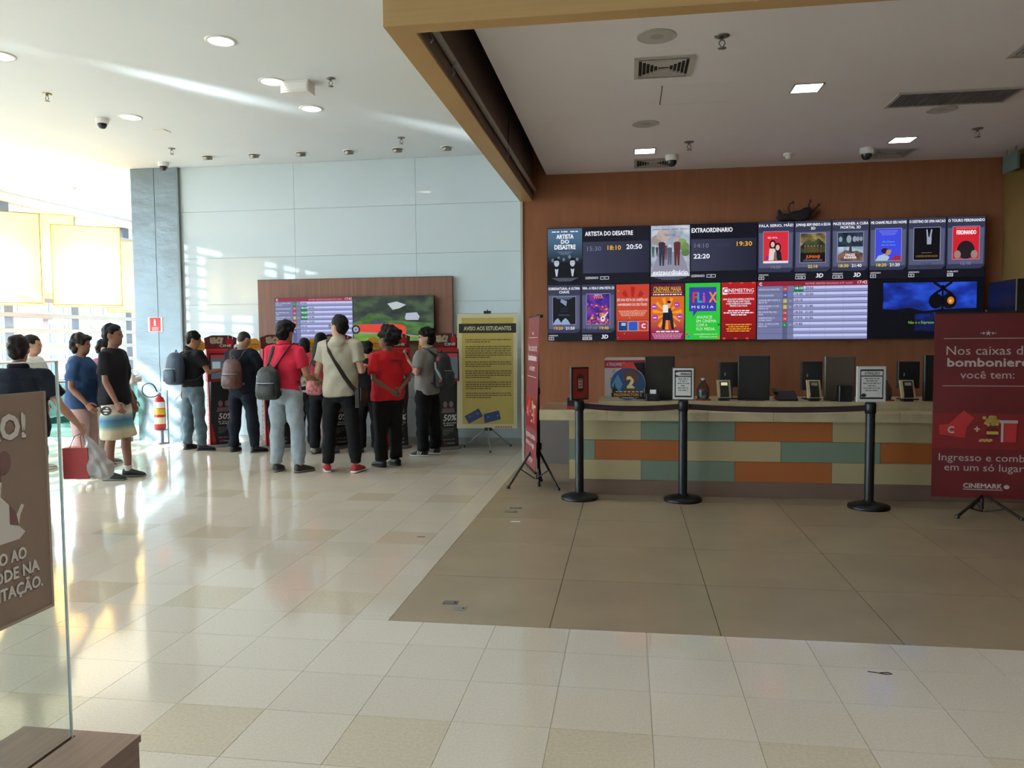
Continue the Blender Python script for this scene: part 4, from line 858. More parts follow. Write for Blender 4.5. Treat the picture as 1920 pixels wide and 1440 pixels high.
def red_banner(p, W_, H_, wh):
    p.rect('rule', wh, .07, H_-.21, W_-.07, H_-.205, 2)
    def star(a, b, r): p.poly('star', wh, [(a+(r if i % 2 == 0 else r*.45)*math.sin(i*math.pi/5), b+(r if i % 2 == 0 else r*.45)*math.cos(i*math.pi/5)) for i in range(10)], 2)
    for a, r in ((-.055, .007), (-.035, .014), (0, .024), (.035, .014), (.055, .007)): star(W_/2+a, H_-.165, r)
    p.text('Nos caixas da', W_/2, H_-.345, .075, wh, 2, fit=.77*W_).text('bomboniere', W_/2, H_-.445, .07, wh, 2, fit=.75*W_, bold=.08).text('você tem:', W_/2, H_-.545, .065, wh, 2, fit=.5*W_)
    p.rect('rule', wh, .07, H_-.61, W_-.07, H_-.605, 2)
    br, dk = M('ticket_red', '#b5282a', .5), M('banner_dark', '#5c1216', .5)
    p.rect('picture_ground', M('banner_mid', '#7c181c', .45), 0, .42, W_, .72, 1)
    p.poly('ticket', br, [(.1, .6), (.24, .745), (.32, .68), (.2, .52)], 2); p.poly('ticket', br, [(.05, .62), (.27, .645), (.25, .51), (.055, .54)], 3); p.text('C', .14, .55, .055, wh, 4, bold=.12)
    p.text('+', .34, .555, .06, wh, 4, bold=.1)
    yb = M('popcorn', '#b89a4a', .6)
    rr = random.Random(3)
    for i in range(26): p.ell('popcorn', yb, .45+rr.uniform(-.055, .055), .66+rr.uniform(-.035, .035), .016, .014, 3, 8)
    p.ell('burger_box', dk, .46, .56, .055, .055, 3); p.rect('burger_text', M('popcorn'), .415, .545, .505, .57, 4)
    for i in range(6): p.ell('popcorn', yb, .37+.016*i, .49+.006*(i % 2), .014, .012, 4, 8)
    p.poly('cup', br, [(.53, .48), (.64, .48), (.645, .64), (.52, .64)], 3); p.rect('cup_lid', M('cup_lid', '#a8a09c', .5), .515, .64, .65, .665, 4); p.rect('cup_stripe', wh, .525, .48, .542, .64, 5)
    p.text('Ingresso e combo', W_/2, .315, .062, wh, 2, fit=.87*W_).text('em um só lugar.', W_/2, .23, .062, wh, 2, fit=.76*W_)
    p.text('CINEMARK', W_/2-.015, .085, .038, wh, 2, fit=.36*W_, bold=.1); p.rect('logo_line', wh, W_/2-.2*W_, .07, W_/2+.17*W_, .076, 2); p.ell('logo_heart', wh, W_/2+.185*W_+.018, .1, .022, .018, 2, 12)
p = Plate(t, (-.35, -.0655, .2), (1, 0, 0), (0, .0335, 1)); red_banner(p, .7, 1.55, m_bw2); p.flush(bn)
# right banner, facing the viewer
t = thing('banner_stand', 'dark red roll banner reading Nos caixas da bomboniere on a tripod at the right edge', 'banner', (2.985, 7.02, 0), R(-4))
MB().lathe([(.014, 0.05), (.014, 1.74)], (0, .03, 0), 12).build('pole', m_trip, t); tripod(t, .17, .012, .28, m_trip, R(-30))
MB().bar((-.41, .005, 1.715), (.41, .005, 1.715), .025, .02).build('top_bar', m_trip, t)
bn = MB().box(-.41, -.008, .15, .41, -.004, 1.71).build('sheet', M('banner_vinyl_darkred', '#64151a', .42, var=(2, .12)), t); p = Plate(bn, (-.41, -.0082, .15)); red_banner(p, .82, 1.56, M('banner_print_pale', '#b9a8a4', .5)); p.flush(bn)
# student notice
t = thing('notice_banner', 'olive yellow banner reading AVISO AOS ESTUDANTES on a thin tripod', 'banner', (-1.93, 10.62, 0), R(4))
m_thin = M('tripod_silver', '#8f9094', .35, metal=.6)
MB().lathe([(.011, .05), (.011, 1.9)], (0, .03, 0), 10).build('pole', m_thin, t); tripod(t, .3, .009, .38, m_thin, R(-80))
MB().bar((-.42, .005, 1.885), (.42, .005, 1.885), .012, .012).build('top_bar', m_thin, t); MB().box(-.05, -.012, 1.885, .05, .03, 1.925, .006).build('top_clip', m_blackpl, t); MB().lathe([(.008, 1.925), (.008, 1.945)], (0, .01, 0), 8).build('top_pin', m_blackpl, t); MB().box(-.055, -.03, .255, .055, .02, .3, .006).build('bottom_clip', m_blackpl, t)
bn = MB().add([(-.42, -.004, 1.885), (.42, -.004, 1.885), (.405, -.03, .29), (-.44, -.03, .29), (-.42, 0, 1.885), (.42, 0, 1.885), (.405, -.026, .29), (-.44, -.026, .29)], [(3, 2, 1, 0), (4, 5, 6, 7), (0, 1, 5, 4), (2, 3, 7, 6), (1, 2, 6, 5), (3, 0, 4, 7)]).build('sheet', M('banner_cream', '#c9c19c', .4), t)
p = Plate(bn, (-.43, -.0315, .29), (1, 0, 0), (0, .0165, 1)); oy = M('banner_olive', '#b5a155', .45, var=(1.5, .12)); bk = M('banner_black', '#1a1714', .5)
p.rect('yellow_field', oy, .07, .06, .79, 1.54, 1); p.rect('title_bar', bk, .03, 1.33, .83, 1.46, 2); p.text('AVISO AOS ESTUDANTES', .43, 1.365, .055, M('banner_title', '#c9c0a0', .5), 3, fit=.66, bold=.06)
y = 1.23; k = 0
for nl in (2, 6, 3, 4, 4, 3):
    for i in range(nl): p.lines(M('banner_ink', '#4a3f24', .6), .12, .76, y, .012, 3, 200+k, fill=1 if i < nl-1 else .55); y -= .03; k += 1
    y -= .035
cb = M('card_blue', '#2a3a6c', .4); p.poly('blue_card', cb, [(.1, .17), (.3, .28), (.36, .17), (.16, .065)], 3); p.poly('blue_card', cb, [(.37, .2), (.58, .25), (.61, .13), (.38, .07)], 4)
for a, b in ((.16, .16), (.27, .2), (.42, .15), (.55, .17)): p.rect('card_print', M('card_light', '#6a80b0', .4), a, b, a+.03, b+.015, 5)
for i in range(7): p.rect('red_dash', M('dash_red', '#a03030', .5), .53+.035*i, .012, .553+.035*i, .028, 3)
p.flush()

# ============================================================ FOREGROUND: GLASS SCREEN ON A WOODEN BASE, PET NOTICE
m_wood = M('walnut_laminate', '#7a5f52', .45, var=(5, .16, 6), world=True, stretch=(14, .6, 14))
t = thing('bench_base', 'brown wood grain plinth holding the glass screen in the near left corner', 'plinth', (-1.565, 1.45, 0))
MB().box(-.185, -.55, .0, .185, .52, .38, .003).build('body', m_wood, t); b = MB().box(-.187, -.55, .38, -.006, .494, .4).build('top', m_wood, t); MB().box(.006, -.55, .38, .187, .494, .4).build('top', m_wood, t); MB().box(-.187, .494, .38, .187, .524, .4).build('top', m_wood, t)
gs = thing('glass_screen', 'frameless clear glass screen standing in the wooden plinth', 'glass screen', (-1.57, 1.45, .384))
MB().box(-.003, -.55, 0, .003, .488, 1.085).build('pane', GLASS('screen_glass', '#f2f6f5', .35), gs)
ge = M('glass_edge', '#eef3f0', .25); MB().box(-.004, .488, 0, .004, .4915, 1.087).build('edge', ge, gs); MB().box(-.004, -.55, 1.085, .004, .4915, 1.088).build('edge', ge, gs)
t = thing('pet_notice', 'brown notice board with a white dog drawing fixed to the glass screen', 'sign', (-1.5665, 1.6, .8))
MB().box(0, -.36, 0, .006, .28, .592).build('panel', M('notice_brown', '#8f7768', .55, var=(8, .05), bump=(300, .1, .002)), t)
MB().box(.006, .272, 0, .009, .28, .592).build('rim', M('notice_rim', '#a18c7c', .5), t); MB().box(.006, -.36, 0, .009, .272, .008).build('rim', M('notice_rim'), t)
p = Plate(t, (.0062, -.36, 0), (0, 1, 0), (0, 0, 1), .0008); nw, nb = M('notice_white', '#d6ccc2', .5), M('notice_patch', '#7c5a56', .6); sh = M('notice_letter_edge', '#4a3a32', .6)
def ptext(s_, a, b_, h, fit):
    p.text(s_, a+.002, b_-.002, h, sh, 1, 'R', fit=fit, bold=.11, name='lettering_edge'); p.text(s_, a, b_, h, nw, 3, 'R', fit=fit, bold=.1)
ptext('ATENÇÃO!', .56, .475, .062, .4); ptext('NO AO', .548, .16, .03, .115); ptext('PODE NA', .59, .115, .03, .17); ptext('ALIMENTAÇÃO.', .6, .07, .03, .275)
# dog drawing: sitting, seen from the side
dg = [(.36, .215), (.53, .215), (.55, .23), (.53, .25), (.535, .275), (.55, .3), (.54, .305), (.52, .275), (.5, .31), (.475, .335), (.48, .37), (.46, .39), (.46, .43), (.44, .445), (.41, .44), (.39, .42), (.36, .41), (.33, .39), (.335, .37), (.37, .36), (.38, .3)]
p.poly('dog', nw, dg, 2); p.ell('dog_ear', nb, .49, .42, .022, .03, 3); p.poly('dog_patch', nb, [(.44, .44), (.475, .44), (.48, .375), (.455, .36), (.44, .395)], 3); p.ell('dog_eye', M('notice_letter_edge'), .425, .415, .006, .007, 4, 10); p.ell('dog_nose', M('dog_nose', '#4a3560', .5), .338, .392, .014, .011, 4, 10)
p.poly('dog_patch', nb, [(.5, .26), (.53, .25), (.52, .29), (.5, .31)], 3); p.poly('collar', M('collar_pink', '#b06a70', .5), [(.38, .36), (.47, .345), (.475, .358), (.385, .372)], 3)
for a in (.41, .46): p.rect('dog_leg_line', M('notice_line', '#a89a90', .5), a, .215, a+.004, .28, 4)
p.flush()

# ============================================================ MEDIA BOARD ON THE WHITE WALL
m_wal = M('walnut_veneer', '#7c5140', .5, var=(3, .18, 5), world=True, stretch=(10, 10, .35))
t = thing('media_board', 'walnut veneer board on the white wall carrying two screens', 'panel', (-4.0, YB-.02, 1.1))
for i in range(6): MB().box(-1.5+.498*i, -.075, 0, -1.5+.498*(i+1)-.002, 0, 1.34).build('veneer_panel', m_wal, t)
MB().box(-1.503, -.078, 1.34, 1.49, 0, 1.35).build('edge', M('veneer_edge', '#4c3026', .5), t)
def wall_tv(label, x, z):
    t = thing('wall_screen', label, 'screen', (x, YB-.096, z), 0, 'two screens on the walnut board')
    MB().box(.05, -.06, .05, 1.16, 0, .63).build('mount', m_blackpl, t); MB().box(0, -.1, 0, 1.212, -.055, .682).build('casing', m_bez, t); return t, Plate(t, (0, -.1, 0))
t, p = wall_tv('screen with a lilac timetable on the walnut board above the kiosks', -5.19, 1.49)
schedule(p, 1.212, .682, [(['VIVA - A VIDA E UMA', 'FESTA 3D'], 'L', 'green', 1, ['19:40'], 0), (['ARTISTA DO DESASTRE'], '14', 'red', 0, ['18:10', '20:50'], 1), (['ME CHAME PELO SEU', 'NOME'], '14', 'red', 0, ['18:20', '21:20'], 1), (['MAZE RUNNER: A CURA', 'MORTAL 3D'], '12', 'yellow', 1, ['18:30', '21:40'], 1),
    (['SOBRENATURAL: A', 'ULTIMA CHAVE'], '14', 'red', 0, ['19:20', '21:50'], 0), (['JUMANJI: BEM VINDO A', 'SELVA 3D'], '12', 'yellow', 1, ['22:10'], 0), (['EXTRAORDINARIO'], '10', 'blue', 0, ['19:30', '22:20'], 0)]); p.flush()
t, p = wall_tv('screen showing a red sports car on grass on the walnut board', -3.975, 1.49)
p.rect('picture', EMN('picture_woods', ['#1c2424', '#2e3c30', '#465a3e'], 5, 3, (1, 1, 2)), .004, .004, 1.208, .678, 1)
p.poly('far_grass', EMN('picture_grass', ['#36562c', '#527a3e'], 6, 2, (1, 1, 3)), [(.0, .3), (.3, .38), (.6, .33), (1.2, .28), (1.2, .12), (.0, .12)], 2); p.poly('bush', EMN('picture_bush', ['#2e4628', '#4a6a3c'], 9), [(.1, .35), (.25, .44), (.45, .42), (.6, .35), (.5, .28), (.15, .28)], 2)
p.poly('bright_gap', EM('#b9c0c4'), [(.52, .57), (.66, .6), (.8, .55), (.7, .5), (.6, .48)], 2); p.poly('white_car', EM('#aeb4c8'), [(.78, .36), (.8, .43), (.96, .44), (1.0, .38), (.98, .33), (.8, .33)], 3);
p.poly('grass', EMN('picture_lawn', ['#5c8432', '#7ca844'], 4, 2, (1, 1, 4)), [(.004, .004), (1.208, .004), (1.208, .07), (.6, .12), (.004, .16)], 4); p.poly('road', EM('#8a9088'), [(.004, .15), (.6, .115), (1.208, .06), (1.208, .085), (.6, .14), (.004, .18)], 5)
red = EM('#d8402c'); p.poly('sports_car', red, [(.004, .19), (.05, .17), (.55, .135), (.78, .125), (.8, .16), (.79, .24), (.72, .265), (.55, .285), (.4, .3), (.22, .275), (.004, .265)], 6); p.poly('sports_car_roof', EM('#3a4a58'), [(.22, .275), (.3, .33), (.42, .335), (.55, .285), (.4, .275)], 7)
for a, b_, r in ((.02, .2, .065), (.6, .165, .075)): p.ell('car_wheel', EM('#15161a'), a+.02, b_, r, r, 8); p.ell('car_rim', EM('#9aa0ac'), a+.02, b_, r*.65, r*.65, 9, 10); p.ell('car_hub', EM('#30343c'), a+.02, b_, r*.2, r*.2, 10, 8)
p.poly('car_vent', EM('#8c1c18'), [(.4, .2), (.5, .22), (.5, .24), (.42, .23)], 8); p.rect('dark_strip', EM('#101216'), .004, .004, 1.208, .03, 9); p.flush()
t = thing('wall_notice', 'small framed white notice on the wall beside the man with glasses', 'notice', (-3.02, YB, 1.1)); MB().box(0, -.015, .0, .36, 0, .38).build('frame', m_paper, t); p = Plate(t, (0, -.0155, 0)); p.frame('border', m_ink, .03, .03, .33, .35, .022, 1); p.rect('head_bar', m_ink, .05, .255, .31, .275, 1); p.text('ATENÇÃO', .18, .285, .035, m_ink, 2, fit=.22)
for i in range(6): p.lines(M('notice_grey'), .07, .29, .22-.028*i, .012, 2, 300+i)
p.flush()
t = thing('wall_tray', 'black tray shelf on the white wall between last kiosk and student banner', 'shelf', (-2.33, YB, .99)); MB().box(-.14, -.16, 0, .14, 0, .06).build('tray', m_blackpl, t); MB().box(-.08, -.14, .06, .1, -.04, .1, .01).build('box', m_mon, t)

# ============================================================ PILLAR FITTINGS
t = thing('extinguisher_sign', 'red and white fire extinguisher sign on the metal pillar', 'sign', (-7.2, 11.04, 1.69)); MB().box(-.13, -.008, 0, .11, 0, .22).build('plate', m_white, t); p = Plate(t, (-.13, -.0085, 0)); rd = M('safety_red', '#c8242c', .5); p.rect('red_field', rd, .03, .005, .21, .215, 1)
p.poly('symbol', m_white, [(.1, .09), (.13, .09), (.13, .16), (.118, .175), (.13, .185), (.1, .185), (.108, .17), (.1, .16)], 2)
for i in range(3): p.lines(m_white, .05, .19, .06-.02*i, .008, 2, i, al='C', fill=.8)
p.flush()
t = thing('fire_extinguisher', 'red fire extinguisher with a yellow label on a metal floor stand', 'extinguisher', (-6.98, 10.72, 0))
ex = M('extinguisher_red', '#b81c22', .3); MB().lathe([(.075, .22), (.082, .24), (.082, .62), (.06, .69), (.03, .71), (.03, .73)], n=24).build('cylinder', ex, t)
MB().lathe([(.0835, .54), (.0835, .63), (.083, .631)], n=24).build('label_white', m_white, t); MB().lathe([(.0836, .44), (.0836, .53), (.083, .531)], n=24).build('label_yellow', M('label_yellow', '#d8b42c', .4), t); MB().lathe([(.0836, .3), (.0836, .4), (.083, .401)], n=24).build('label_pale', M('label_pale', '#e6dcc0', .4), t)
MB().lathe([(.022, .73), (.024, .75), (.024, .77)], n=12).build('valve', m_steel, t); MB().bar((0, 0, .78), (.11, -.01, .80), .02, .008).build('lever', m_steel, t); MB().bar((0, 0, .765), (.1, -.01, .762), .02, .008).build('lever', m_steel, t)
hp = [(-.0, -.02, .74), (-.05, -.05, .71), (-.15, -.06, .71), (-.23, -.06, .77), (-.22, -.06, .87), (-.14, -.05, .91), (-.06, -.04, .88), (-.02, -.02, .78)]
def smooth_path(P, n=6):
    P = [Vector(q) for q in P]; out = []
    for i in range(len(P)-1):
        a, b, c, d = P[max(i-1, 0)], P[i], P[i+1], P[min(i+2, len(P)-1)]
        for k in range(n):
            u = k/n; out.append(.5*((2*b)+(c-a)*u+(2*a-5*b+4*c-d)*u*u+(3*b-a-3*c+d)*u**3))
    return out+[P[-1]]
MB().tube(smooth_path(hp), .009, 8).build('hose', m_blackpl, t)
MB().lathe([(.1, .2), (.1, .215), (.09, .216)], n=24).build('stand_ring', m_steel, t); MB().lathe([(.012, .0), (.012, .8)], (.11, .03, 0), 8).build('stand_pole', m_steel, t); MB().lathe([(.09, 0), (.09, .012), (.02, .016)], (0.02, 0, 0)).build('stand_base', m_steel, t); MB().tube([(0.02, 0, .01), (.02, 0, .2)], .03, 10).build('stand_post', m_steel, t)

# ============================================================ LANTERNS AND ESCALATOR RAIL BY THE GLAZING
m_lan = D.materials.new('lantern_fabric'); m_lan.use_nodes = True; nt = m_lan.node_tree; nt.nodes.remove(nt.nodes['Principled BSDF'])
_d = nt.nodes.new('ShaderNodeBsdfDiffuse'); _t = nt.nodes.new('ShaderNodeBsdfTranslucent'); _m = nt.nodes.new('ShaderNodeMixShader'); _m.inputs[0].default_value = .6
for q in (_d, _t): q.inputs[0].default_value = (*lin('#f5dda4'), 1)
nt.links.new(_d.outputs[0], _m.inputs[1]); nt.links.new(_t.outputs[0], _m.inputs[2]); nt.links.new(_m.outputs[0], nt.nodes['Material Output'].inputs[0])
def lantern(label, x, y, z0, z1, w, d, rz, power=80):
    t = thing('lantern', label, 'lamp', (x, y, z0), rz, 'yellow fabric box lanterns hanging along the glazing'); h = z1-z0
    b = MB(); v = [(-w/2, -d/2), (w/2, -d/2), (w/2, d/2), (-w/2, d/2)]
    b.add([(a, c, z) for z in (0, h) for a, c in v], [(0, 1, 5, 4), (1, 2, 6, 5), (2, 3, 7, 6), (3, 0, 4, 7)]); b.build('fabric_shade', m_lan, t)
    e = MB()
    for z in (0, h):
        for i in range(4): e.bar((*v[i], z), (*v[(i+1) % 4], z), .012, .012)
    for a, c in v: e.bar((a, c, 0), (a, c, h), .012, .012)
    e.build('wire_frame', M('lantern_edge', '#a8843c', .6), t)
    for a in (-w*.3, w*.3): MB().tube([(a, 0, h), (a, 0, ZC-z0)], .003, 5).build('suspension_wire', m_steel, t)
    MB().bar((-w/2, 0, h), (w/2, 0, h), .02, .012).build('crossbar', m_steel, t)
    bb = MB().ell((0, 0, h*.55), (.05, .05, .07), 12, 8).build('bulb', EM('#ffe8b8', 4), t)
    l = D.lights.new('lamp', 'POINT'); l.energy = power; l.color = (1, .86, .6); l.shadow_soft_size = .25; o = D.objects.new('lamp', l); COL.objects.link(o); o.parent = t; o.location = (0, 0, h*.4)
    return t
lantern('yellow fabric lantern cut by the left edge, above the glazing rails', -9.62, 10.75, 2.14, 3.5, 1.15, .9, R(38)); lantern('yellow fabric lantern hung behind and above the central one', -9.9, 12.3, 2.36, 3.72, .62, .6, R(38), 70)
lantern('central glowing yellow fabric lantern over the boys', -9.05, 12.0, 2.15, 3.44, 1.0, .8, R(36)); lantern('amber fabric lantern half hidden by the metal pillar', -9.3, 13.75, 2.12, 3.4, 1.1, .9, R(36), 24)
lantern('yellow fabric lantern outside the photo, seen as a warm reflection in the white wall', -9.0, 5.3, 2.15, 3.44, 1.1, .9, R(36)); lantern('second yellow fabric lantern outside the photo, mirrored in the white wall', -9.0, .3, 2.15, 3.44, 1.1, .9, R(36))
t = thing('glass_balustrade', 'green tinted glass balustrade with a black handrail behind the boys', 'balustrade', (-8.3, 10.9, 0))
gg = GLASS('green_glass', '#b4d2c8', 1.0)
for i in range(2): MB().box(-1.2+.98*i, -.006, .06, -.24+.98*i, .006, .76).build('pane', gg, t)
MB().tube([(-1.25, 0, .8), (.62, 0, .8), (.74, 0, .76), (.79, 0, .66), (.78, 0, .5), (.72, 0, .3), (.6, 0, .16), (.5, 0, .1)], .035, 10).build('handrail', m_blackpl, t); MB().box(-1.25, -.06, 0, .7, .06, .06).build('skirt', m_steel, t)
t = thing('glass_balustrade', 'second green glass balustrade, further back beside the glazing', 'balustrade', (-9.0, 12.6, 0)); MB().box(-1.4, -.006, .06, 1.3, .006, .8).build('pane', gg, t); MB().tube([(-1.4, 0, .84), (1.35, 0, .84)], .035, 10).build('handrail', m_blackpl, t); MB().box(-1.4, -.06, 0, 1.35, .06, .06).build('skirt', m_steel, t)

# ============================================================ SMALL THINGS ON THE FLOOR
def floorplate(label, x, y, w, d, rz, m):
    t = thing('floor_socket', label, 'floor socket', (x, y, 0), rz); MB().box(-w/2, -d/2, 0, w/2, d/2, .003).build('plate', m, t); MB().box(-w*.38, -d*.3, .003, w*.2, d*.25, .0038).build('lid', m_steel, t); MB().box(w*.28, -d*.2, .003, w*.4, d*.1, .004).build('latch', m_dk, t)
m_sock = M('socket_grey', '#77736c', .35, metal=.5)
floorplate('grey floor socket plate near the stone edge, left of a pair', -1.015, 4.31, .085, .06, R(3), m_sock); floorplate('pale floor socket plate near the stone edge, right of a pair', -.945, 4.225, .07, .075, R(3), M('socket_pale', '#98948c', .35, metal=.4))
floorplate('thin dark floor plate towards the red edge-on banner, upper of two', -1.0, 6.86, .11, .05, 0, m_sock); floorplate('thin dark floor plate towards the red edge-on banner, lower of two', -1.02, 6.7, .11, .05, 0, m_sock)
o = MB().box(-.04, -.012, 0, .04, .012, .002).build('paper_scrap', m_white); setloc(o, (-.93, 6.34, .0), R(5)); tag(o, 'small white paper scrap on the stone floor tiles', 'paper')
o = MB().tube([(-.05, .01, .002), (-.02, .005, .002), (.02, -.01, .002), (.05, -.004, .002), (.04, .012, .002), (.0, .004, .002)], .002, 6).build('thread', M('thread_dark', '#4a3a30', .8)); setloc(o, (1.13, 3.63, 0)); tag(o, 'dark looped thread lying on the cream floor', 'thread')
o = MB().tube([(-.03, .0, .002), (.0, .004, .002), (.03, -.003, .002)], .0025, 6).build('floor_debris', M('thread_dark')); setloc(o, (-1.58, 5.75, 0)); tag(o, 'tiny dark splinter on the cream floor left of the stone edge', 'debris')
# ============================================================ TICKET KIOSKS
m_kb = M('kiosk_black', '#1d1d20', .35); m_kr = M('kiosk_red', '#b01e28', .4); m_kw = M('kiosk_white', '#d8d6d2', .5); m_kd = M('kiosk_topper', '#5c161c', .5)
def kiosk(label, x, y, rz):
    t = thing('ticket_kiosk', label, 'kiosk', (x, y, 0), rz, 'row of red and black ticket kiosks before the white wall')
    MB().lathe([(.26, 0), (.26, .02), (.24, .035), (.1, .04)], n=28, sy=.85).build('base', M('kiosk_base_grey', '#6e6c6a', .4, metal=.3), t)
    MB().prism([(-.17, .04), (.17, .04), (.15, .5), (.165, .62), (.18, .72), (.18, .95), (-.15, .95), (-.16, .5)], -.12, .12, 'y').build('pedestal', m_kb, t)
    MB().prism([(-.13, .0+.04), (.13, .04), (.11, .7), (.08, .95), (-.08, .95), (-.11, .7)], -.185, -.171, 'x').build('side_panel', m_kr, t)
    p = Plate(t, (-.186, 0, 0), (0, -1, 0), (0, 0, 1)); p.text('CINEMARK', .055, .1, .085, m_kw, 1, 'L', fit=.68, bold=.08, rot=R(90)); p.rect('stripe', m_kw, -.108, .06, -.092, .7, 1); p.rect('stripe', m_kw, .085, .1, .092, .6, 1); p.flush()
    f = Plate(t, (-.17, -.121, 0)); f.rect('front_graphic', M('kiosk_graphic', '#19191c', .4), .01, .05, .325, .68, 0); f.poly('red_wedge', m_kr, [(.01, .05), (.07, .05), (.02, .34), (.01, .34)], 1)
    f.text('50%', .2, .4, .085, m_kw, 2, fit=.19, shear=.2, bold=.06); f.text('de desconto', .2, .355, .032, m_kw, 2, fit=.2, shear=.2); f.lines(m_kw, .12, .26, .33, .012, 2, 3)
    gy = M('kiosk_print_grey', '#77757a', .5)
    for i in range(5): f.lines(gy, .1, .27, .28-.02*i, .008, 2, 10+i, fill=(1, .9, .95, .6, .4)[i])
    f.lines(gy, .1, .28, .13, .014, 2, 20); f.text('Cinemark', .22, .075, .025, m_kw, 2, fit=.12); f.ell('red_dot', m_kr, .13, .085, .02, .02, 2, 12)
    sk = M('kiosk_photo_skin', '#8a6a66', .5)
    for a in (.14, .23): f.ell('photo_face', sk, a, .63, .032, .045, 2, 14); f.poly('photo_shoulders', M('kiosk_photo_pink', '#7a5a66', .5), [(a-.055, .51), (a+.055, .51), (a+.04, .575), (a-.04, .575)], 2)
    f.flush()
    h = MB().prism([(-.16, .95), (-.15, 1.4), (-.09, 1.43), (.02, 1.43), (.1, .95)], -.2, .2, 'x').build('head', m_kr, t)
    s = MB().prism([(-.163, .98), (-.154, 1.36), (-.148, 1.36), (-.157, .98)], -.17, .17, 'x').build('screen_bezel', m_mon, h); q = Plate(s, (-.15, -.1635, .99), (1, 0, 0), (0, .024, 1)); q.rect('touch_screen', EM('#454c54'), 0, 0, .3, .35, 1); q.rect('screen_button', EM('#8d9aa0'), .02, .15, .13, .25, 2); q.rect('screen_bar', EM('#7f2a30'), 0, .3, .3, .35, 2); q.flush()
    tp = MB().prism([(-.21, 1.42), (.21, 1.42), (.225, 1.58), (.12, 1.62), (-.12, 1.62), (-.225, 1.58)], -.1, -.085, 'y').build('topper', m_kd, t)
    q = Plate(tp, (0, -.1005, 1.42)); pc = M('kiosk_popcorn', '#cdbd9c', .6); rr = random.Random(5)
    for i in range(26): q.ell('popcorn', pc, -.05+rr.uniform(-.08, .07), .115+rr.uniform(-.03, .045), .02, .018, 1, 8)
    q.ell('red_cup', m_kr, .12, .1, .05, .06, 1); q.text('CINE', .06, .03, .035, m_kw, 2, fit=.16, bold=.1); q.rect('straw', m_kw, .1, .15, .108, .2, 2); q.rect('straw', m_kw, .16, .14, .168, .2, 2); q.flush()
    ys_ = MB().prism([(-.4, 1.4), (-.22, 1.4), (-.21, 1.5), (-.27, 1.57), (-.38, 1.56)], -.09, -.08, 'y').build('combo_sign', M('kiosk_yellow', '#d8a02c', .5), t); MB().bar((-.3, -.08, 1.44), (-.15, -.05, 1.44), .012, .03).build('sign_arm', m_kb, ys_)
    q = Plate(ys_, (-.31, -.0905, 1.45)); q.text('Combo', 0, .02, .035, M('kiosk_orange_print', '#a85a1c', .5), 1, fit=.13, bold=.08); q.lines(M('kiosk_orange_print'), -.06, .07, -.01, .012, 1, 2); q.flush()
    return t
KA = R(36)
for lb, x, y in [('ticket kiosk nearest the metal pillar, used by the man in the black shirt', -5.9, 10.58), ('ticket kiosk second from the metal pillar, before the man in the red polo', -5.03, 10.55), ('ticket kiosk mostly hidden behind the two girls', -4.15, 10.6),
                 ('ticket kiosk behind the woman in black', -3.29, 10.6), ('ticket kiosk nearest the student banner, behind the man with glasses', -2.56, 10.6)]: kiosk(lb, x, y, KA)

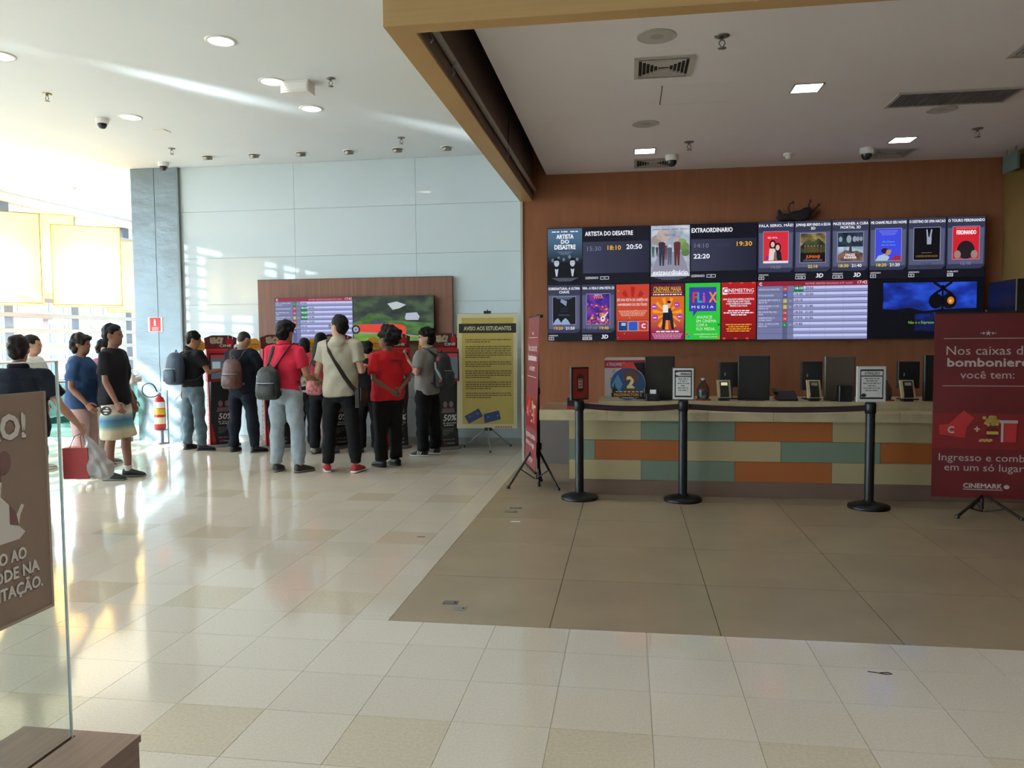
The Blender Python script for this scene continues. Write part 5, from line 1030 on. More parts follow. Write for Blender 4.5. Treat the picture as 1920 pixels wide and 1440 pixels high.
# ============================================================ PEOPLE
m_sole_d, m_sole_w = M('sole_dark', '#2a2826', .7), M('sole_white', '#d2cfc8', .6)
def cloth(name, h='#808080', var=.06): return M(name, h, .85, spec=.2, var=(9, var), bump=(7, .5, .03))
def wrinkle(me, amp=.006, seed=0): return ripple(me, ((22, 1, (1, 1, 1.6)), (46, .5, (1, 1, 1.3))), amp, seed)
def unit(v): return Vector(v).normalized()
class Person:
    def __init__(s, label, loc, yaw, h, g=1.0, skin='#b98a70', head=(0, 0), lean=0, legs=None, arms=None, shoulder=1.0):
        s.k = h/1.75; s.g = g; s.loc = loc; s.yaw = yaw
        s.t = thing('person', label, 'person', (loc[0], loc[1], 0), yaw)
        s.sk = M('skin_'+skin, skin, .55, spec=.35, var=(6, .05)); s.hy, s.hp = R(head[0]), R(head[1]); s.lean = R(lean); s.sw = shoulder
        legs = legs or {}; arms = arms or {}
        s.leg = {}; s.arm = {}
        for sd in (-1, 1):
            th, sn, fy, fp = legs.get(sd, ((.06*sd, 0, -1), (.02*sd, -.03, -1), 10, 0))
            hip = V(.092*sd, 0, .90); kn = hip+unit(th)*.42; an = kn+unit(sn)*.405
            s.leg[sd] = [hip, kn, an, R(-fy*sd), R(fp)]
        low = min(l[2].z-(.0 if l[4] == 0 else .3) for l in s.leg.values()); low = min(l[2].z for l in s.leg.values() if True)
        s.dz = .085-low
        for l in s.leg.values():
            for i in range(3): l[i] = l[i]+V(0, 0, s.dz)
        for sd in (-1, 1):
            up, fo, pn = arms.get(sd, ((.16*sd, -.02, -1), (.04*sd, .16, -1), None))
            sh = s.tor(V(.178*sd*s.sw*(1+.35*(s.g-1)), -.005, 1.41+s.dz)); el = sh+s.rot(unit(up))*.295; wr = el+s.rot(unit(fo))*.25
            s.arm[sd] = [sh, el, wr, s.rot(unit(fo)), pn]
    def rot(s, v): return Matrix.Rotation(-s.lean, 3, 'X') @ Vector(v)
    def tor(s, p):
        """lean the trunk about the waist"""
        p = Vector(p); z0 = .95+s.dz
        if p.z <= z0: return p
        return V(0, 0, z0)+s.rot(p-V(0, 0, z0))
    def hd(s, p):
        """p relative to the head pivot at the top of the neck"""
        q = Matrix.Rotation(s.hy, 3, 'Z') @ (Matrix.Rotation(-s.hp, 3, 'X') @ (Vector(p)-V(0, 0, 1.54)))
        return s.tor(V(0, 0, 1.54+s.dz)+q)
    def sc(s, b):
        b.v = [(x*s.k, y*s.k, z*s.k) for x, y, z in b.v]; return b
    def put(s, me, name, mat, parent=None, label=None):
        o = D.objects.new(name, me); COL.objects.link(o); o.parent = parent or s.t; me.materials.append(mat)
        if label: o['label'] = label
        return o
    def part(s, b, name, mat, parent=None, label=None): return s.sc(b).build(name, mat, parent or s.t, label)
    TR = [(.80, 0, .10, .085), (.86, -.005, .158, .112), (.94, -.005, .168, .116), (1.02, 0, .155, .104), (1.10, .003, .147, .099), (1.20, .006, .157, .107), (1.30, .006, .172, .114), (1.38, 0, .172, .102), (1.44, -.006, .135, .082), (1.48, -.008, .082, .066), (1.51, -.006, .058, .056)]
    def trunk(s, z0, z1, inf, flare=0, fit=1.0):
        out = []
        for z, y, rx, ry in s.TR:
            if z0-1e-6 <= z <= z1+1e-6:
                gg = s.g if z < 1.4 else 1+(s.g-1)*.35
                out.append((0, y-(s.g-1)*.03*(1 if z > 1 else -1), z+s.dz, rx*gg*fit+inf, ry*gg*fit+inf))
        return out
    def body(s):
        b = MB(); xf = s.tor
        b.rings(s.trunk(.80, 1.51, -.006), 20, xf)
        b.tube([s.tor(V(0, -.008, 1.45+s.dz)), s.hd((0, .0, 1.53)), s.hd((0, .01, 1.58))], [.06, .053, .052], 14)
        hr = [(0, .05, 1.513, .022, .018), (0, .042, 1.528, .045, .048), (0, .022, 1.56, .058, .078), (0, .01, 1.60, .068, .091), (0, .004, 1.64, .073, .096), (0, 0, 1.68, .074, .096), (0, -.004, 1.71, .068, .088), (0, -.008, 1.735, .048, .062), (0, -.01, 1.748, .02, .026)]
        b.rings(hr, 20, s.hd)
        b.tube([s.hd((0, .088, 1.655)), s.hd((0, .108, 1.622)), s.hd((0, .092, 1.606))], [.010, .016, .012], 8)
        for sd in (-1, 1): b.ell((0, 0, 0), (.012, .022, .034), 10, 6, lambda p, sd=sd: s.hd(V(.078*sd, -.008, 1.632)+p))
        b.ell((0, 0, 0), (.055, .03, .012), 10, 6, lambda p: s.hd(V(0, .075, 1.664)+p))
        for sd in (-1, 1):
            h, k, a, fy, fp = s.leg[sd]; gl = 1+(s.g-1)*.5
            b.tube([h+V(0, 0, .03), h.lerp(k, .45), k, k.lerp(a, .3)+V(0, -.012, 0), k.lerp(a, .65), a, a+(a-k).normalized()*.03], [.084*gl, .074*gl, .054, .055, .046, .036, .036], 14)
            sh, el, wr, fd, pn = s.arm[sd]
            b.tube([sh+V(-.05*sd, 0, .01), sh, sh.lerp(el, .45), el, el.lerp(wr, .3), wr, wr+fd*.02], [.05, .054, .045*gl, .037, .037*gl, .026, .025], 12)
        me = fused(s.sc(b), 'body', .0125, 3)
        hb = MB()
        for sd in (-1, 1): s.hand(hb, sd)
        s.sc(hb); hm = hb.mesh('hands')
        # hands grow out of the wrists: one mesh with the body
        import bmesh
        bm = bmesh.new(); bm.from_mesh(me); bm.from_mesh(hm); bm.to_mesh(me); bm.free(); D.meshes.remove(hm)
        me.polygons.foreach_set('use_smooth', [True]*len(me.polygons))
        s.b = s.put(me, 'body', s.sk)
        for sd in (-1, 1): s.part(MB().ell((0, 0, 0), (.011, .007, .007), 10, 6, lambda p, sd=sd: s.hd(V(.032*sd, .0915, 1.643)+p)), 'eye', M('eye_dark', '#1c1614', .3))
        s.part(MB().tube([s.hd((-.024, .09, 1.574)), s.hd((0, .098, 1.575)), s.hd((.024, .09, 1.574))], [.005, .008, .005], 8), 'mouth', M('lips', '#8a5048', .5))
        return s
    def hand(s, b, sd):
        sh, el, wr, fd, pn = s.arm[sd]; d = fd.normalized()
        pn = Vector(pn).normalized() if pn is not None else V(-sd, .15, 0)
        pn = (pn-d*pn.dot(d)); pn = pn.normalized() if pn.length > .05 else V(0, 1, 0); w = d.cross(pn).normalized()
        th = w if w.dot(V(0, 1, .4)) > 0 else -w            # thumb side points forward / up
        b.tube([wr-d*.015, wr+d*.03, wr+d*.075, wr+d*.095], [.024, .034, .04, .036], 12, .48, up=pn)
        for i, (o, l) in enumerate(((.029, .072), (.01, .08), (-.009, .075), (-.027, .058))):
            p0 = wr+d*.085+th*o; d1 = (d+pn*.25).normalized(); d2 = (d+pn*.9).normalized(); d3 = (d*.6+pn*1.1).normalized()
            p1 = p0+d1*l*.42; p2 = p1+d2*l*.33; p3 = p2+d3*l*.28
            b.tube([p0, p1, p2, p3], [.0092, .0088, .0082, .0065], 7)
        p0 = wr+d*.025+th*.026; p1 = p0+(d*.6+th*.75+pn*.2).normalized()*.035; p2 = p1+(d*.9+th*.25+pn*.35).normalized()*.032; p3 = p2+(d*.9+pn*.5).normalized()*.022
        b.tube([p0, p1, p2, p3], [.013, .0115, .0098, .007], 8)
    def top(s, mat, sleeve=.62, hem=.86, inf=.02, loose=.0, collar=None, label=None, name='shirt'):
        b = MB(); r = s.trunk(hem, 1.48, inf); r = [(x, y, z, rx+(loose if z < 1.3+s.dz else loose*.5), ry+(loose if z < 1.3+s.dz else loose*.5)) for x, y, z, rx, ry in r]; b.rings(r, 24, s.tor)
        for sd in (-1, 1):
            sh, el, wr, fd, pn = s.arm[sd]; i2 = inf*.75; gl = 1+(s.g-1)*.5
            P = [sh+V(-.07*sd, 0, .012), sh+V(0, 0, .003), sh.lerp(el, .4)]; Q = [.055+i2, .058+i2, .052*gl+i2]
            if sleeve <= 1: P += [sh.lerp(el, sleeve)]; Q += [.052*gl+i2+.006]
            else: P += [el, el.lerp(wr, .4), el.lerp(wr, sleeve-1)]; Q += [.043*gl+i2, .04*gl+i2, .033+i2*.6]
            b.tube(P, Q, 14)
        o = s.put(wrinkle(fused(s.sc(b), name, .0135, 4), .009, s.loc[0]), name, mat, label=label)
        if collar:
            c = MB().tube([s.hd((.066*math.cos(a), .066*math.sin(a)-.008, 1.49+.012*math.sin(a+math.pi))) for a in [2*math.pi*i/16 for i in range(16)]], .022, 8, 1.3, closed=True); s.part(c, 'collar', collar, o)
        s.shirt = o; return o
    def bottom(s, mat, length=1.0, wide=0, hemr=.062, name='trousers', label=None, waist=1.02):
        b = MB(); b.rings(s.trunk(.80, waist, .012), 22)
        gl = 1+(s.g-1)*.5
        for sd in (-1, 1):
            h, k, a, fy, fp = s.leg[sd]
            P = [h+V(0, 0, .02), h.lerp(k, .25), h.lerp(k, .6)]; Q = [.09*gl+.006, .09*gl+.008+wide*.6, .075*gl+.012+wide]
            if length <= .55: P += [h.lerp(k, length/.5)]; Q += [.072*gl+.016+wide]
            else:
                P += [k, k.lerp(a, .35), k.lerp(a, .75), k.lerp(a, (length-.5)*2)]; Q += [.062+.009+wide, .06+.014+wide, .052+.014+wide, hemr+wide*.6]
            b.tube(P, Q, 16)
        s.pants = s.put(wrinkle(fused(s.sc(b), name, .0135, 4), .007, s.loc[1]), name, mat, label=label); return s.pants
    def shoes(s, mat, sole=None, kind='sneaker', stripe=None, sock=None, label=None):
        for sd in (-1, 1):
            h, k, a, fy, fp = s.leg[sd]; Rm = Matrix.Rotation(fy, 3, 'Z') @ Matrix.Rotation(-fp, 3, 'X')
            def T(p, a=a, Rm=Rm): return a+Rm @ (Vector(p)-V(0, 0, .085))
            def sect(prof):
                vs = []; n = 12
                for y, hw, z0, z1 in prof:
                    for i in range(n):
                        q = 2*math.pi*i/n; vs.append(T((hw*math.cos(q), y, (z0+z1)/2+(z1-z0)/2*max(-.92, math.sin(q)))))
                fs = [(j*n+i, j*n+(i+1) % n, (j+1)*n+(i+1) % n, (j+1)*n+i) for j in range(len(prof)-1) for i in range(n)]
                return MB().add(vs, fs+[tuple(range(n))[::-1], tuple(range(len(vs)-n, len(vs)))], True)
            u = sect([(-.062, .02, .02, .07), (-.055, .036, .012, .095), (-.02, .041, .012, .105), (.03, .043, .012, .098), (.08, .045, .012, .078), (.13, .048, .012, .062), (.165, .04, .014, .05), (.188, .018, .018, .038)])
            o = s.part(u, 'shoe', mat, label=label)
            so = sect([(-.07, .022, 0, .024), (-.055, .042, 0, .026), (.0, .046, 0, .026), (.08, .05, 0, .024), (.14, .051, 0, .022), (.175, .042, 0, .022), (.196, .02, .004, .022)]); s.part(so, 'sole', sole or m_sole_d, o)
            if stripe:
                b = MB()
                for w in (0, 1, 2): 
                    for e in (-1, 1): b.bar(T((.0455*e, .03+.024*w, .03)), T((.043*e, .012+.024*w, .08)), .008, .006, (e, 0, 0))
                s.part(b, 'stripes', stripe, o)
            if sock: s.part(MB().tube([a+(a-k).normalized()*.01, a-(a-k).normalized()*.05], [.043, .042], 12), 'sock', sock)
        return s
    def hair(s, mat, kind='short', r=1.0):
        b = MB()
        if kind == 'short':
            b.ell((0, 0, 0), (.083*r, .1*r, .088*r), 24, 16, lambda p: s.hd(V(0, -.014, 1.683)+p)); b.ell((0, 0, 0), (.076*r, .06, .085), 20, 12, lambda p: s.hd(V(0, -.052, 1.635)+p))
        elif kind == 'buzz': b.ell((0, 0, 0), (.078, .096, .078), 24, 16, lambda p: s.hd(V(0, -.012, 1.683)+p)); b.ell((0, 0, 0), (.07, .05, .07), 20, 12, lambda p: s.hd(V(0, -.05, 1.64)+p))
        elif kind == 'afro': b.ell((0, 0, 0), (.118, .122, .122), 30, 20, lambda p: s.hd(V(0, -.045, 1.70)+p))
        elif kind == 'mop': b.ell((0, 0, 0), (.094*r, .108*r, .095*r), 26, 16, lambda p: s.hd(V(0, -.014, 1.69)+p)); b.ell((0, 0, 0), (.088, .075, .1), 20, 12, lambda p: s.hd(V(0, -.052, 1.63)+p)); b.ell((0, 0, 0), (.07, .03, .03), 14, 8, lambda p: s.hd(V(0, .078, 1.715)+p))
        elif kind == 'long':
            b.ell((0, 0, 0), (.085, .104, .092), 24, 16, lambda p: s.hd(V(0, -.016, 1.685)+p))
            b.rings([(0, -.045, 1.2, .06, .02), (0, -.06, 1.25, .085, .035), (0, -.075, 1.35, .1, .045), (0, -.075, 1.45, .098, .055), (0, -.06, 1.55, .09, .07), (0, -.04, 1.66, .085, .085), (0, -.03, 1.7, .06, .06)], 20, s.hd)
        s.sc(b)
        amp = {'afro': .014, 'mop': .007, 'short': .004, 'buzz': .001, 'long': .003}[kind]; fr = {'afro': 38, 'mop': 30, 'short': 40, 'buzz': 30, 'long': 18}[kind]
        me = fused(b, 'hair', .009 if kind != 'long' else .012, 1)
        ripple(me, ((fr*2, 1, (1, 1, 1)), (fr*4, .6, (1, 1, 1))), amp, s.loc[0])
        s.hr = s.put(me, 'hair', mat); return s
    def glasses(s):
        b = MB()
        for sd in (-1, 1):
            b.tube([s.hd((.034*sd+.024*math.cos(q), .104-.004*abs(math.cos(q)), 1.643+.017*math.sin(q))) for q in [2*math.pi*i/12 for i in range(12)]], .0035, 6, closed=True)
            b.tube([s.hd((.058*sd, .1, 1.647)), s.hd((.078*sd, .0, 1.645))], .003, 5)
        b.tube([s.hd((-.01, .107, 1.646)), s.hd((.01, .107, 1.646))], .003, 5); s.part(b, 'glasses', m_blackpl); return s
    def sub(s, name, label, cat, at):
        """a thing the person carries, standing in the person's own frame"""
        at = Vector(at); w = Matrix.Rotation(s.yaw, 3, 'Z') @ (at*s.k)
        t = thing(name, label, cat, (s.loc[0]+w.x, s.loc[1]+w.y, w.z), s.yaw)
        def add(b, n, mat, parent=None, raw=False):
            b.v = [((x-at.x)*s.k, (y-at.y)*s.k, (z-at.z)*s.k) for x, y, z in b.v]
            if raw:
                me = fused(b, n, .011, 3); o = D.objects.new(n, me); COL.objects.link(o); o.parent = parent or t; me.materials.append(mat); return o
            return b.build(n, mat, parent or t)
        return t, add
    def backpack(s, label, mat, mstrap, z0=.98, z1=1.4, w=.15, d=.085, dx=0, both=True, pocket=True, tilt=0, round_=False):
        zb = z0+s.dz; yb = -.125*s.g-d
        t, add = s.sub('backpack', label, 'backpack', s.tor(V(dx, yb, zb)))
        H = z1-z0; rs = []
        for f, k in ((0, .72), (.04, .92), (.25, 1.0), (.6, .97), (.85, .82), (.96, .55 if not round_ else .62), (1, .3)): rs.append((dx+tilt*f, yb-(.015 if f < .5 else 0), zb+H*f, w*k, d*(k if f > .8 else 1)*(1.0 if f > .02 else .7)))
        main = add(MB().rings(rs, 22, s.tor), 'body', mat, raw=True)
        if pocket:
            add(MB().rings([(dx, yb-d*.85, zb+H*.08, w*.6, d*.35), (dx, yb-d*.9, zb+H*.12, w*.78, d*.45), (dx, yb-d*.9, zb+H*.42, w*.75, d*.42), (dx, yb-d*.8, zb+H*.48, w*.55, d*.3)], 18, s.tor), 'pocket', mat); add(MB().tube([s.tor(V(dx+w*.7*math.cos(a), yb-d*.75-d*.5*math.sin(a), zb+H*.5)) for a in [math.pi*i/8 for i in range(9)]], .005, 6), 'zip', m_steel)
        add(MB().tube([s.tor(V(dx+tilt-.03, yb+.02, zb+H)), s.tor(V(dx+tilt, yb+.02, zb+H+.04)), s.tor(V(dx+tilt+.03, yb+.02, zb+H))], .007, 6), 'loop', mstrap)
        for sd in ((-1, 1) if both else (both or -1,)):
            x = .1*sd*s.sw; o = .018+.12*(s.g-1)*.2
            pts = [(dx+tilt+.05*sd, yb+d*.6, zb+H*.93), (x, -.075-o, 1.455+s.dz), (x*1.05, -.01, 1.492+s.dz), (x*1.1, .07+o, 1.44+s.dz), (x*1.15, .115*s.g+o, 1.3+s.dz), (x*1.45, .08*s.g+o, 1.15+s.dz), (x*1.62*s.g, -.03, 1.06+s.dz), (dx+.09*sd, yb+d*.5, zb+H*.1)]
            add(MB().tube([s.tor(Vector(q)) for q in pts], .022, 8, .3, up=(0, 0, 1) if False else None), 'strap', mstrap)
        return t
HB = M('hair_black', '#0d0b0a', .6, spec=.2, bump=(60, .6, .01)); HD = M('hair_dark_brown', '#1e1613', .6, spec=.2, bump=(60, .6, .01))
def floor_at(p): return p
# 1 man in black shirt at the first kiosk
P = Person('man in black shirt and faded jeans, at the kiosk by the pillar', (-6.06, 10.1), R(-28), 1.66, 1.0, '#9c7058', head=(-35, 18), arms={1: ((.22, .35, -.8), (-.1, .95, .15), (0, 0, -1)), -1: ((-.14, -.06, -1), (-.1, .02, -1), (1, .2, 0))}, legs={-1: ((-.12, 0, -1), (-.05, -.02, -1), 5, 0), 1: ((.16, .02, -1), (.08, -.02, -1), 35, 0)})
P.body(); P.bottom(cloth('jeans_faded', '#55646c', .25), 1.0, .004); P.top(cloth('black_polo', '#16171b'), .62, .94, collar=cloth('black_polo')); P.shoes(M('shoe_black', '#1b1a1c', .6), m_sole_d); P.hair(HB, 'short')
P.backpack('navy blue backpack on the man in the black shirt', M('nylon_navy', '#2c3a4c', .7, var=(5, .2), bump=(9, .5, .03)), M('strap_navy', '#1e2834', .7), .98, 1.45, .19, .11, -.05)
t, add = P.sub('paper_roll', 'white folded paper in the left hand of the man in the black shirt', 'paper', (-.28, .02, .77)); add(MB().box(-.36, -.02, .74, -.27, .02, .79), 'sheet', m_white); add(MB().box(-.355, -.021, .75, -.34, .021, .78), 'print', M('notice_grey'))
# 2 man in navy suit
P = Person('man in a navy jacket and trousers with a brown backpack, head bowed', (-5.25, 9.98), R(-8), 1.66, 1.03, '#b08468', head=(-15, 30), arms={1: ((.3, .25, -.9), (-.35, .9, .1), (0, 0, -1)), -1: ((-.32, .2, -.9), (.4, .9, .05), (0, 0, -1))}, legs={-1: ((-.13, 0, -1), (-.06, -.02, -1), 8, 0), 1: ((.15, 0, -1), (.1, -.02, -1), 30, 0)}, shoulder=1.05)
P.body(); P.bottom(cloth('navy_trousers', '#161b26'), 1.0, .006); P.top(cloth('navy_jacket', '#141a24'), 1.92, .86, .03, .012, collar=M('collar_grey', '#8f8a82', .8), name='jacket'); P.shoes(M('shoe_black'), m_sole_d); P.hair(M('hair_buzz', '#241a16', .7), 'buzz')
P.backpack('reddish brown backpack on the man in the navy jacket', M('leather_brown', '#4c2a26', .5, var=(8, .35), bump=(10, .6, .03)), M('strap_brown', '#5c352e', .55), .93, 1.36, .165, .095, 0, round_=True)
# 3 man in red polo
P = Person('man in a red polo and pale grey jeans with a black backpack', (-3.93, 8.5), R(-6), 1.74, 1.02, '#a87a5e', head=(-8, 8), arms={1: ((.26, .12, -1), (-.05, .95, -.25), (0, 0, -1)), -1: ((-.24, .2, -1), (.2, .95, .05), (0, 0, -1))}, legs={-1: ((-.1, 0, -1), (-.02, -.02, -1), 12, 0), 1: ((.1, 0, -1), (.06, -.02, -1), 30, 0)})
P.body(); P.bottom(cloth('jeans_pale_grey', '#8d979e', .16), .98, .006, .066); P.top(cloth('red_polo', '#c02840', .1), .68, .94, collar=cloth('red_polo')); P.shoes(M('shoe_charcoal', '#2c2b2c', .6), M('sole_grey', '#6a655e', .7)); P.hair(HB, 'mop', .95)
P.backpack('small black backpack slung low on the man in the red polo', M('nylon_black', '#1b1d1f', .55, var=(5, .2), bump=(9, .4, .03)), M('strap_black', '#1e1e20', .6), .86, 1.24, .155, .085, -.1)
# 4 girls at the third kiosk
P = Person('girl with black hair, patterned blouse and cropped black trousers', (-4.38, 10.08), R(4), 1.54, .9, '#b48a70', head=(5, 10), arms={1: ((.2, .3, -.9), (-.2, .95, .1), None), -1: ((-.2, .3, -.9), (.2, .95, .1), None)})
P.body(); P.bottom(cloth('black_cropped', '#131316'), .93, .02, .07); P.top(M('blouse_pattern', '#8a8782', .85, var=(28, .75, 2)), .6, .94, .018); P.shoes(M('sandal_tan', '#a08468', .6), m_sole_d); P.hair(HB, 'long')
P = Person('girl with long black hair and a dark red blouse beside the man in beige', (-4.08, 9.93), R(-2), 1.61, .92, '#b88c74', head=(-5, 5), arms={-1: ((-.28, .05, -1), (.12, .5, -.85), (0, 1, 0)), 1: ((.2, .2, -.9), (-.2, .9, .1), None)})
P.body(); P.bottom(cloth('dark_jeans', '#15161c'), .99, .004); P.top(cloth('dark_red_blouse', '#8c3338', .12), .8, .98, .022, .01); P.shoes(M('shoe_grey', '#6d6a68', .6), m_sole_d); P.hair(HB, 'long')
t, add = P.sub('flower_bag', 'pink floral bag carried by the girl in the dark red blouse', 'bag', (-.02, -.22, .88)); fl = M('floral_print', '#9c5a5c', .7, var=(22, .7, 2))
add(MB().rings([(-.02, -.22, .88, .09, .03), (-.02, -.22, .91, .13, .05), (-.02, -.22, 1.02, .13, .045), (-.02, -.22, 1.09, .1, .02)], 20), 'body', fl, raw=True); add(MB().tube([(-.1, -.2, 1.07), (-.13, -.12, 1.3), (-.1, -.02, 1.5)], .009, 6), 'strap', M('strap_brown'))
# 5 man in beige hooded shirt
P = Person('tall man in a beige hooded shirt and black jeans, head turned left', (-3.29, 8.55), R(2), 1.8, 1.0, '#b98d74', head=(62, 0), arms={-1: ((-.3, .1, -1), (-.35, .85, -.35), (0, 0, -1)), 1: ((.24, -.05, -1), (-.2, .95, .2), (0, 0, -1))}, legs={-1: ((-.1, .0, -1), (-.08, -.02, -1), 22, 0), 1: ((.12, 0, -1), (.06, -.03, -1), 10, 0)}, shoulder=1.05)
P.body(); P.bottom(cloth('black_jeans', '#131316'), .97, .0, .055); P.top(cloth('beige_shirt', '#a39c8c', .08), .58, .86, .022, .012); P.shoes(M('canvas_red', '#a01c28', .7), m_sole_w); P.hair(HB, 'short', 1.0); P.glasses()
hd_ = MB().rings([(0, -.1, 1.40+P.dz, .05, .02), (0, -.105, 1.42+P.dz, .085, .035), (0, -.085, 1.46+P.dz, .1, .06), (0, -.05, 1.5+P.dz, .085, .07), (0, -.02, 1.53+P.dz, .07, .065), (0, -.01, 1.54+P.dz, .05, .05)], 22); P.put(fused(P.sc(hd_), 'hood', .011, 2), 'hood', cloth('beige_shirt'), P.shirt)
t, add = P.sub('messenger_bag', 'brown messenger bag with a wide strap across the man in beige', 'bag', (.2, .0, .78)); ms = M('strap_dark_brown', '#2e2622', .6)
add(MB().tube([(-.08, .02, 1.5+P.dz), (-.1, -.08, 1.47+P.dz), (-.06, -.152, 1.36+P.dz), (.02, -.158, 1.22+P.dz), (.1, -.15, 1.08+P.dz), (.17, -.12, .97+P.dz), (.215, -.05, .9+P.dz)], .03, 8, .16, up=(0, 1, 0)), 'strap', ms); add(MB().box(.2, -.12, .74, .27, .14, .95, .02), 'body', M('bag_black', '#18171a', .6)); add(MB().box(.265, -.115, .82, .278, .135, .96, .003), 'flap', ms)
# 6 woman in black
P = Person('woman dressed in black, half hidden between the man in beige and the red shirt', (-3.5, 10.12), R(10), 1.5, 1.0, '#a87c64', head=(0, 15), arms={1: ((.2, .3, -.9), (-.2, .95, .1), None), -1: ((-.2, .3, -.9), (.2, .95, .1), None)})
P.body(); P.bottom(cloth('black_jeans'), 1.0, .012, .075); P.top(cloth('black_blouse', '#121214'), 1.9, .86, .02, .01); P.shoes(M('shoe_brown', '#3a2c24', .6), m_sole_d); P.hair(HB, 'short')
# 7 woman in red staff shirt
P = Person('woman in a red staff shirt with curly black hair, hands clasped behind her back', (-2.87, 9.02), R(52), 1.63, 1.2, '#7c5240', head=(30, 0), arms={-1: ((-.3, -.3, -1), (.75, -.3, -.55), (0, -1, 0)), 1: ((.3, -.3, -1), (-.78, -.34, -.55), (0, -1, 0))}, legs={-1: ((-.04, .02, -1), (0, -.02, -1), 5, 0), 1: ((.04, -.02, -1), (0, -.02, -1), 5, 0)})
P.body(); P.bottom(cloth('black_work_trousers', '#161618'), .99, .012, .075); P.top(cloth('red_staff_shirt', '#c2222a', .08), .78, .86, .024, .012); P.shoes(M('shoe_black'), m_sole_d); P.hair(M('hair_curly', '#15100e', .8, bump=(90, 1, .02)), 'afro')
pl2 = Plate(P.shirt, Vector((-.12*P.k, -.182*P.k, 1.36*P.k)), (1, 0, 0), (0, .18, 1)); pl2.text('CINEMARK', .13*P.k, 0, .03, M('shirt_print', '#5c1418', .8), 2, fit=.2, bold=.05); pl2.flush(P.shirt)
# 8 man with glasses
P = Person('man with glasses and a grey shirt facing left, colourful dark backpack', (-2.62, 9.93), R(78), 1.66, 1.08, '#b88f78', head=(28, 2), arms={1: ((.14, .1, -1), (-.1, .9, .2), None), -1: ((-.16, .18, -1), (.12, .55, .8), (0, -1, 0))}, legs={-1: ((-.04, .06, -1), (0, -.02, -1), 5, 0), 1: ((.05, -.1, -1), (0, -.06, -1), 5, 0)})
P.body(); P.bottom(cloth('black_trousers', '#141416'), 1.0, .014, .07); P.top(cloth('grey_shirt', '#82807e', .08), .66, .86, .022, .014, collar=cloth('grey_shirt')); P.shoes(M('shoe_black'), m_sole_w, stripe=m_sole_w); P.hair(HB, 'mop', 1.0); P.glasses()
bp = P.backpack('dark backpack with red and white print on the man with glasses', M('backpack_print', '#20262e', .65, var=(4, .5, 2), bump=(9, .4, .03)), M('strap_slate', '#2a3036', .7), .94, 1.42, .17, .11, 0)
b_ = MB().tube([(-.17, -.06, .12), (-.175, -.02, .2), (-.17, .02, .26), (-.165, .03, .34)], [.012, .018, .014, .012], 8).build('printed_patch', M('patch_white', '#9c9ca0', .6), bp); MB().ell((-.168, -.02, .38), (.012, .03, .03), 10, 6).build('printed_patch', M('patch_red', '#8c2c2c', .6), bp); MB().ell((-.17, -.05, .1), (.012, .025, .02), 10, 6).build('printed_patch', M('patch_red'), bp)
# 9 boy in black T-shirt and printed shorts
P = Person('boy in a black T-shirt and striped beach shorts walking right', (-5.66, 7.87), R(-78), 1.71, 1.04, '#80594a', head=(-2, 0), arms={1: ((.1, .0, -1), (.0, .42, -.9), (-1, .1, 0)), -1: ((-.1, .1, -1), (0, .3, -.95), None)}, legs={1: ((.03, -.03, -1), (.0, -.1, -1), 3, 0), -1: ((-.02, .16, -1), (0, .02, -1), 3, 0)})
P.body(); sm = D.materials.new('beach_shorts'); sm.use_nodes = True; nt = sm.node_tree; pb = nt.nodes['Principled BSDF']; pb.inputs['Roughness'].default_value = .8
tc_ = nt.nodes.new('ShaderNodeTexCoord'); sx_ = nt.nodes.new('ShaderNodeSeparateXYZ'); cr_ = nt.nodes.new('ShaderNodeValToRGB'); mr_ = nt.nodes.new('ShaderNodeMapRange'); mr_.inputs['From Min'].default_value = .45; mr_.inputs['From Max'].default_value = .85
nt.links.new(tc_.outputs['Object'], sx_.inputs[0]); nt.links.new(sx_.outputs[2], mr_.inputs['Value']); nt.links.new(mr_.outputs[0], cr_.inputs[0]); nt.links.new(cr_.outputs[0], pb.inputs['Base Color'])
els = cr_.color_ramp.elements; els[0].position = 0; els[0].color = (*lin('#b9ad94'), 1); els[1].position = 1; els[1].color = (*lin('#b8a898'), 1)
for ps, c in ((.25, '#c2b69a'), (.38, '#5c8a8c'), (.55, '#3c6a94'), (.68, '#8aa0a0'), (.74, '#cfc6b6')): e = els.new(ps); e.color = (*lin(c), 1)
P.bottom(sm, .52, .022, name='shorts'); P.top(cloth('black_tee', '#15151a'), .66, .86, .022, .016); P.shoes(M('canvas_black', '#1a1a1e', .7), M('sole_grey'), sock=M('sock_white', '#c9c5bf', .8)); P.hair(HB, 'short')
pl2 = Plate(P.pants, Vector((.205, -.06, .78)), (0, 1, 0), (0, 0, 1)); pl2.ell('round_emblem', M('emblem_dark', '#26262a', .7), .05, -.0, .06, .05, 1); pl2.rect('emblem_bar', M('sock_white'), .02, -.005, .08, .012, 2); pl2.ell('emblem_bar', M('sock_white'), .045, -.025, .02, .008, 2); pl2.ell('emblem_bar', M('sock_white'), .06, .028, .015, .008, 2); pl2.flush(P.pants)
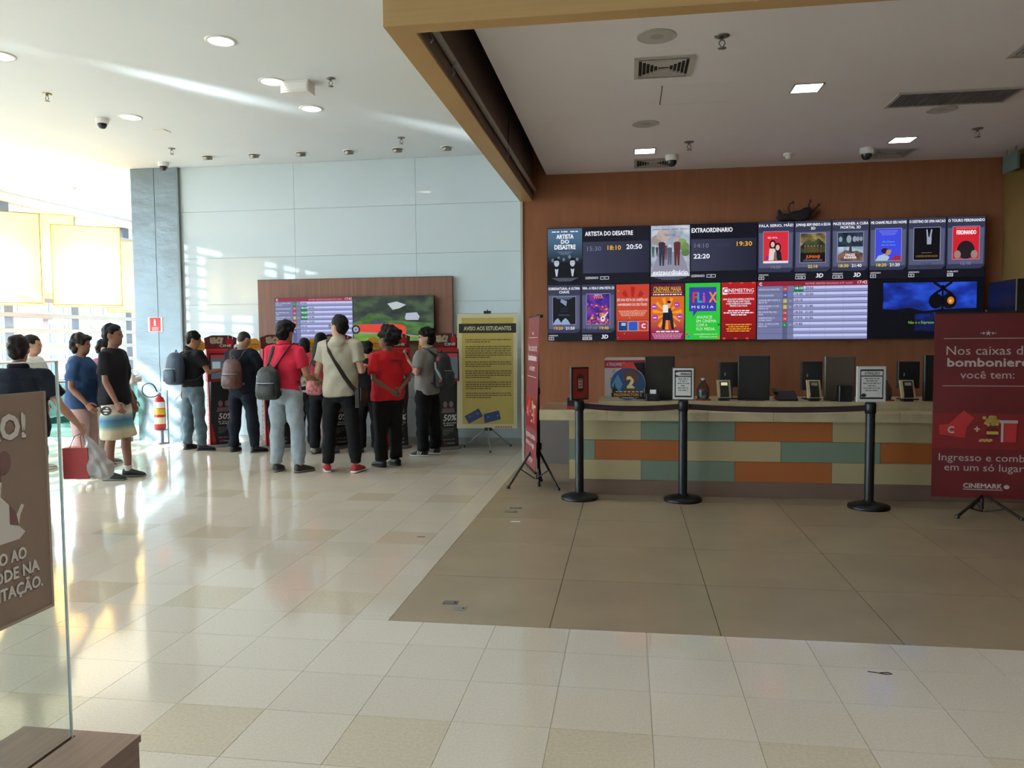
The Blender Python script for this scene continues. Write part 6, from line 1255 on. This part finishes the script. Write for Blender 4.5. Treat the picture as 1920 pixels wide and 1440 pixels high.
# 10 boy in blue T-shirt
P = Person('boy in a blue T-shirt and pink shorts, hand in his pocket', (-6.08, 7.9), R(-74), 1.6, 1.22, '#8c6250', head=(-4, 2), arms={1: ((.12, -.12, -1), (-.05, .62, -.75), (-1, .1, 0)), -1: ((-.1, .1, -1), (0, .4, -.9), None)}, legs={1: ((.03, .02, -1), (.0, -.03, -1), 5, 0), -1: ((-.03, .06, -1), (0, -.02, -1), 5, 0)})
P.body(); P.bottom(cloth('pink_shorts', '#b08f8c', .08), .62, .012, .09, name='shorts'); P.top(cloth('blue_tee', '#2c4468', .08), .7, .86, .022, .014); P.shoes(M('canvas_black'), M('sole_grey'), stripe=m_sole_w, sock=M('sock_white')); P.hair(HD, 'mop', .98)
# 11 person in pink behind the boys
P = Person('person in a pink top with dark hair behind the two boys, holding a cup', (-6.45, 8.75), R(-70), 1.55, 1.0, '#d9c6b8', head=(8, 20), arms={1: ((.1, .35, -.95), (.1, .95, .1), None), -1: ((-.1, .3, -.95), (.05, .95, .15), None)})
P.body(); P.bottom(cloth('pale_trousers', '#8c8478'), .98, .01); P.top(cloth('pink_top', '#8a5474', .08), .7, .86, .022, .014); P.shoes(M('shoe_grey'), m_sole_w); P.hair(HB, 'short')
wr = P.arm[1][2]; t, add = P.sub('drink_cup', 'white cup with a straw held up behind the boy in black', 'cup', wr+P.arm[1][3]*.1+V(0, 0, -.02)); c0 = wr+P.arm[1][3]*.1
add(MB().lathe([(.028, -.02), (.036, .08), (.037, .09)], c0), 'cup', m_white); add(MB().lathe([(.039, .088), (.039, .098), (.03, .102)], c0), 'lid', m_white); add(MB().tube([c0+V(0, 0, .1), c0+V(.01, .02, .2)], .004, 6), 'straw', m_white)
# 12 man with shopping bags, walking away to the left
P = Person('man in a dark navy shirt seen from behind, striding left with shopping bags', (-4.74, 5.45), R(12), 1.57, 1.22, '#a9806a', head=(15, 8), arms={1: ((.5, -.1, -.85), (.3, .5, -.7), (-1, 0, 0)), -1: ((-.25, .2, -.95), (-.1, .5, -.85), None)}, legs={-1: ((-.04, .22, -1), (0, .0, -1), 5, 0), 1: ((.05, -.12, -1), (.05, -.95, -.75), 5, -70)}, shoulder=1.06)
P.body(); P.bottom(cloth('navy_jeans', '#1b2130'), 1.0, .008); P.top(cloth('dark_navy_shirt', '#1f2430', .08), .7, .86, .022, .016, collar=cloth('dark_navy_shirt')); P.shoes(M('shoe_black'), M('sole_grey')); P.hair(HD, 'short', 1.04)
hp_ = P.arm[1][2]+P.arm[1][3]*.09
t, add = P.sub('red_shopping_bag', 'red paper shopping bag in the right hand of the man in navy', 'bag', hp_+V(-.03, -.02, -.42)); c0 = hp_+V(-.06, 0, -.42); x, y, z = c0
add(MB().prism([(y-.06, z), (y+.06, z), (y+.065, z+.28), (y-.065, z+.28)], x-.11, x+.11, 'x'), 'body', M('bag_red', '#a8383c', .55, var=(3, .1))); add(MB().tube([(x-.05, y-.06, z+.27), (x-.02, y-.02, z+.38), hp_, (x+.03, y-.02, z+.38), (x+.06, y-.06, z+.27)], .004, 6), 'handle', M('bag_cord', '#7c2a2c', .7))
t, add = P.sub('plastic_bag', 'white translucent plastic shopping bag beside the red one', 'bag', hp_+V(.1, .0, -.42)); x, y, z = hp_
b_ = MB().rings([(x+.13, y, z-.42, .05, .04), (x+.13, y, z-.4, .1, .08), (x+.12, y, z-.3, .11, .09), (x+.07, y, z-.17, .07, .05), (x+.02, y, z-.05, .02, .015), (x, y, z+.01, .012, .01)], 20); pm = D.materials.new('thin_plastic'); pm.use_nodes = True; q_ = pm.node_tree.nodes['Principled BSDF']; q_.inputs['Base Color'].default_value = (*lin('#b5b3b0'), 1); q_.inputs['Roughness'].default_value = .35; q_.inputs['Alpha'].default_value = .75
o = add(b_, 'body', pm, raw=True)
ripple(o.data, ((25, 1, (1, 1, 1)), (60, .5, (1, 1, 1))), .012, 5)
add(MB().tube([(x, y, z-.01), (x+.012, y-.02, z+.03), (x+.0, y-.01, z+.05)], .006, 6), 'handle', pm)
# 13 person in white further back at the left edge
P = Person('person in a white shirt at the left edge, behind the man with the bags', (-6.98, 8.25), R(-70), 1.6, 1.05, '#b08870', head=(0, 0))
P.body(); P.bottom(cloth('sand_trousers', '#8a8070'), 1.0, .008); P.top(cloth('white_shirt', '#d8d6cf', .04), .66, .86, .022, .014); P.shoes(M('shoe_pale', '#a39c92', .6), m_sole_w); P.hair(HD, 'short')

D.scenes.remove(TMP)
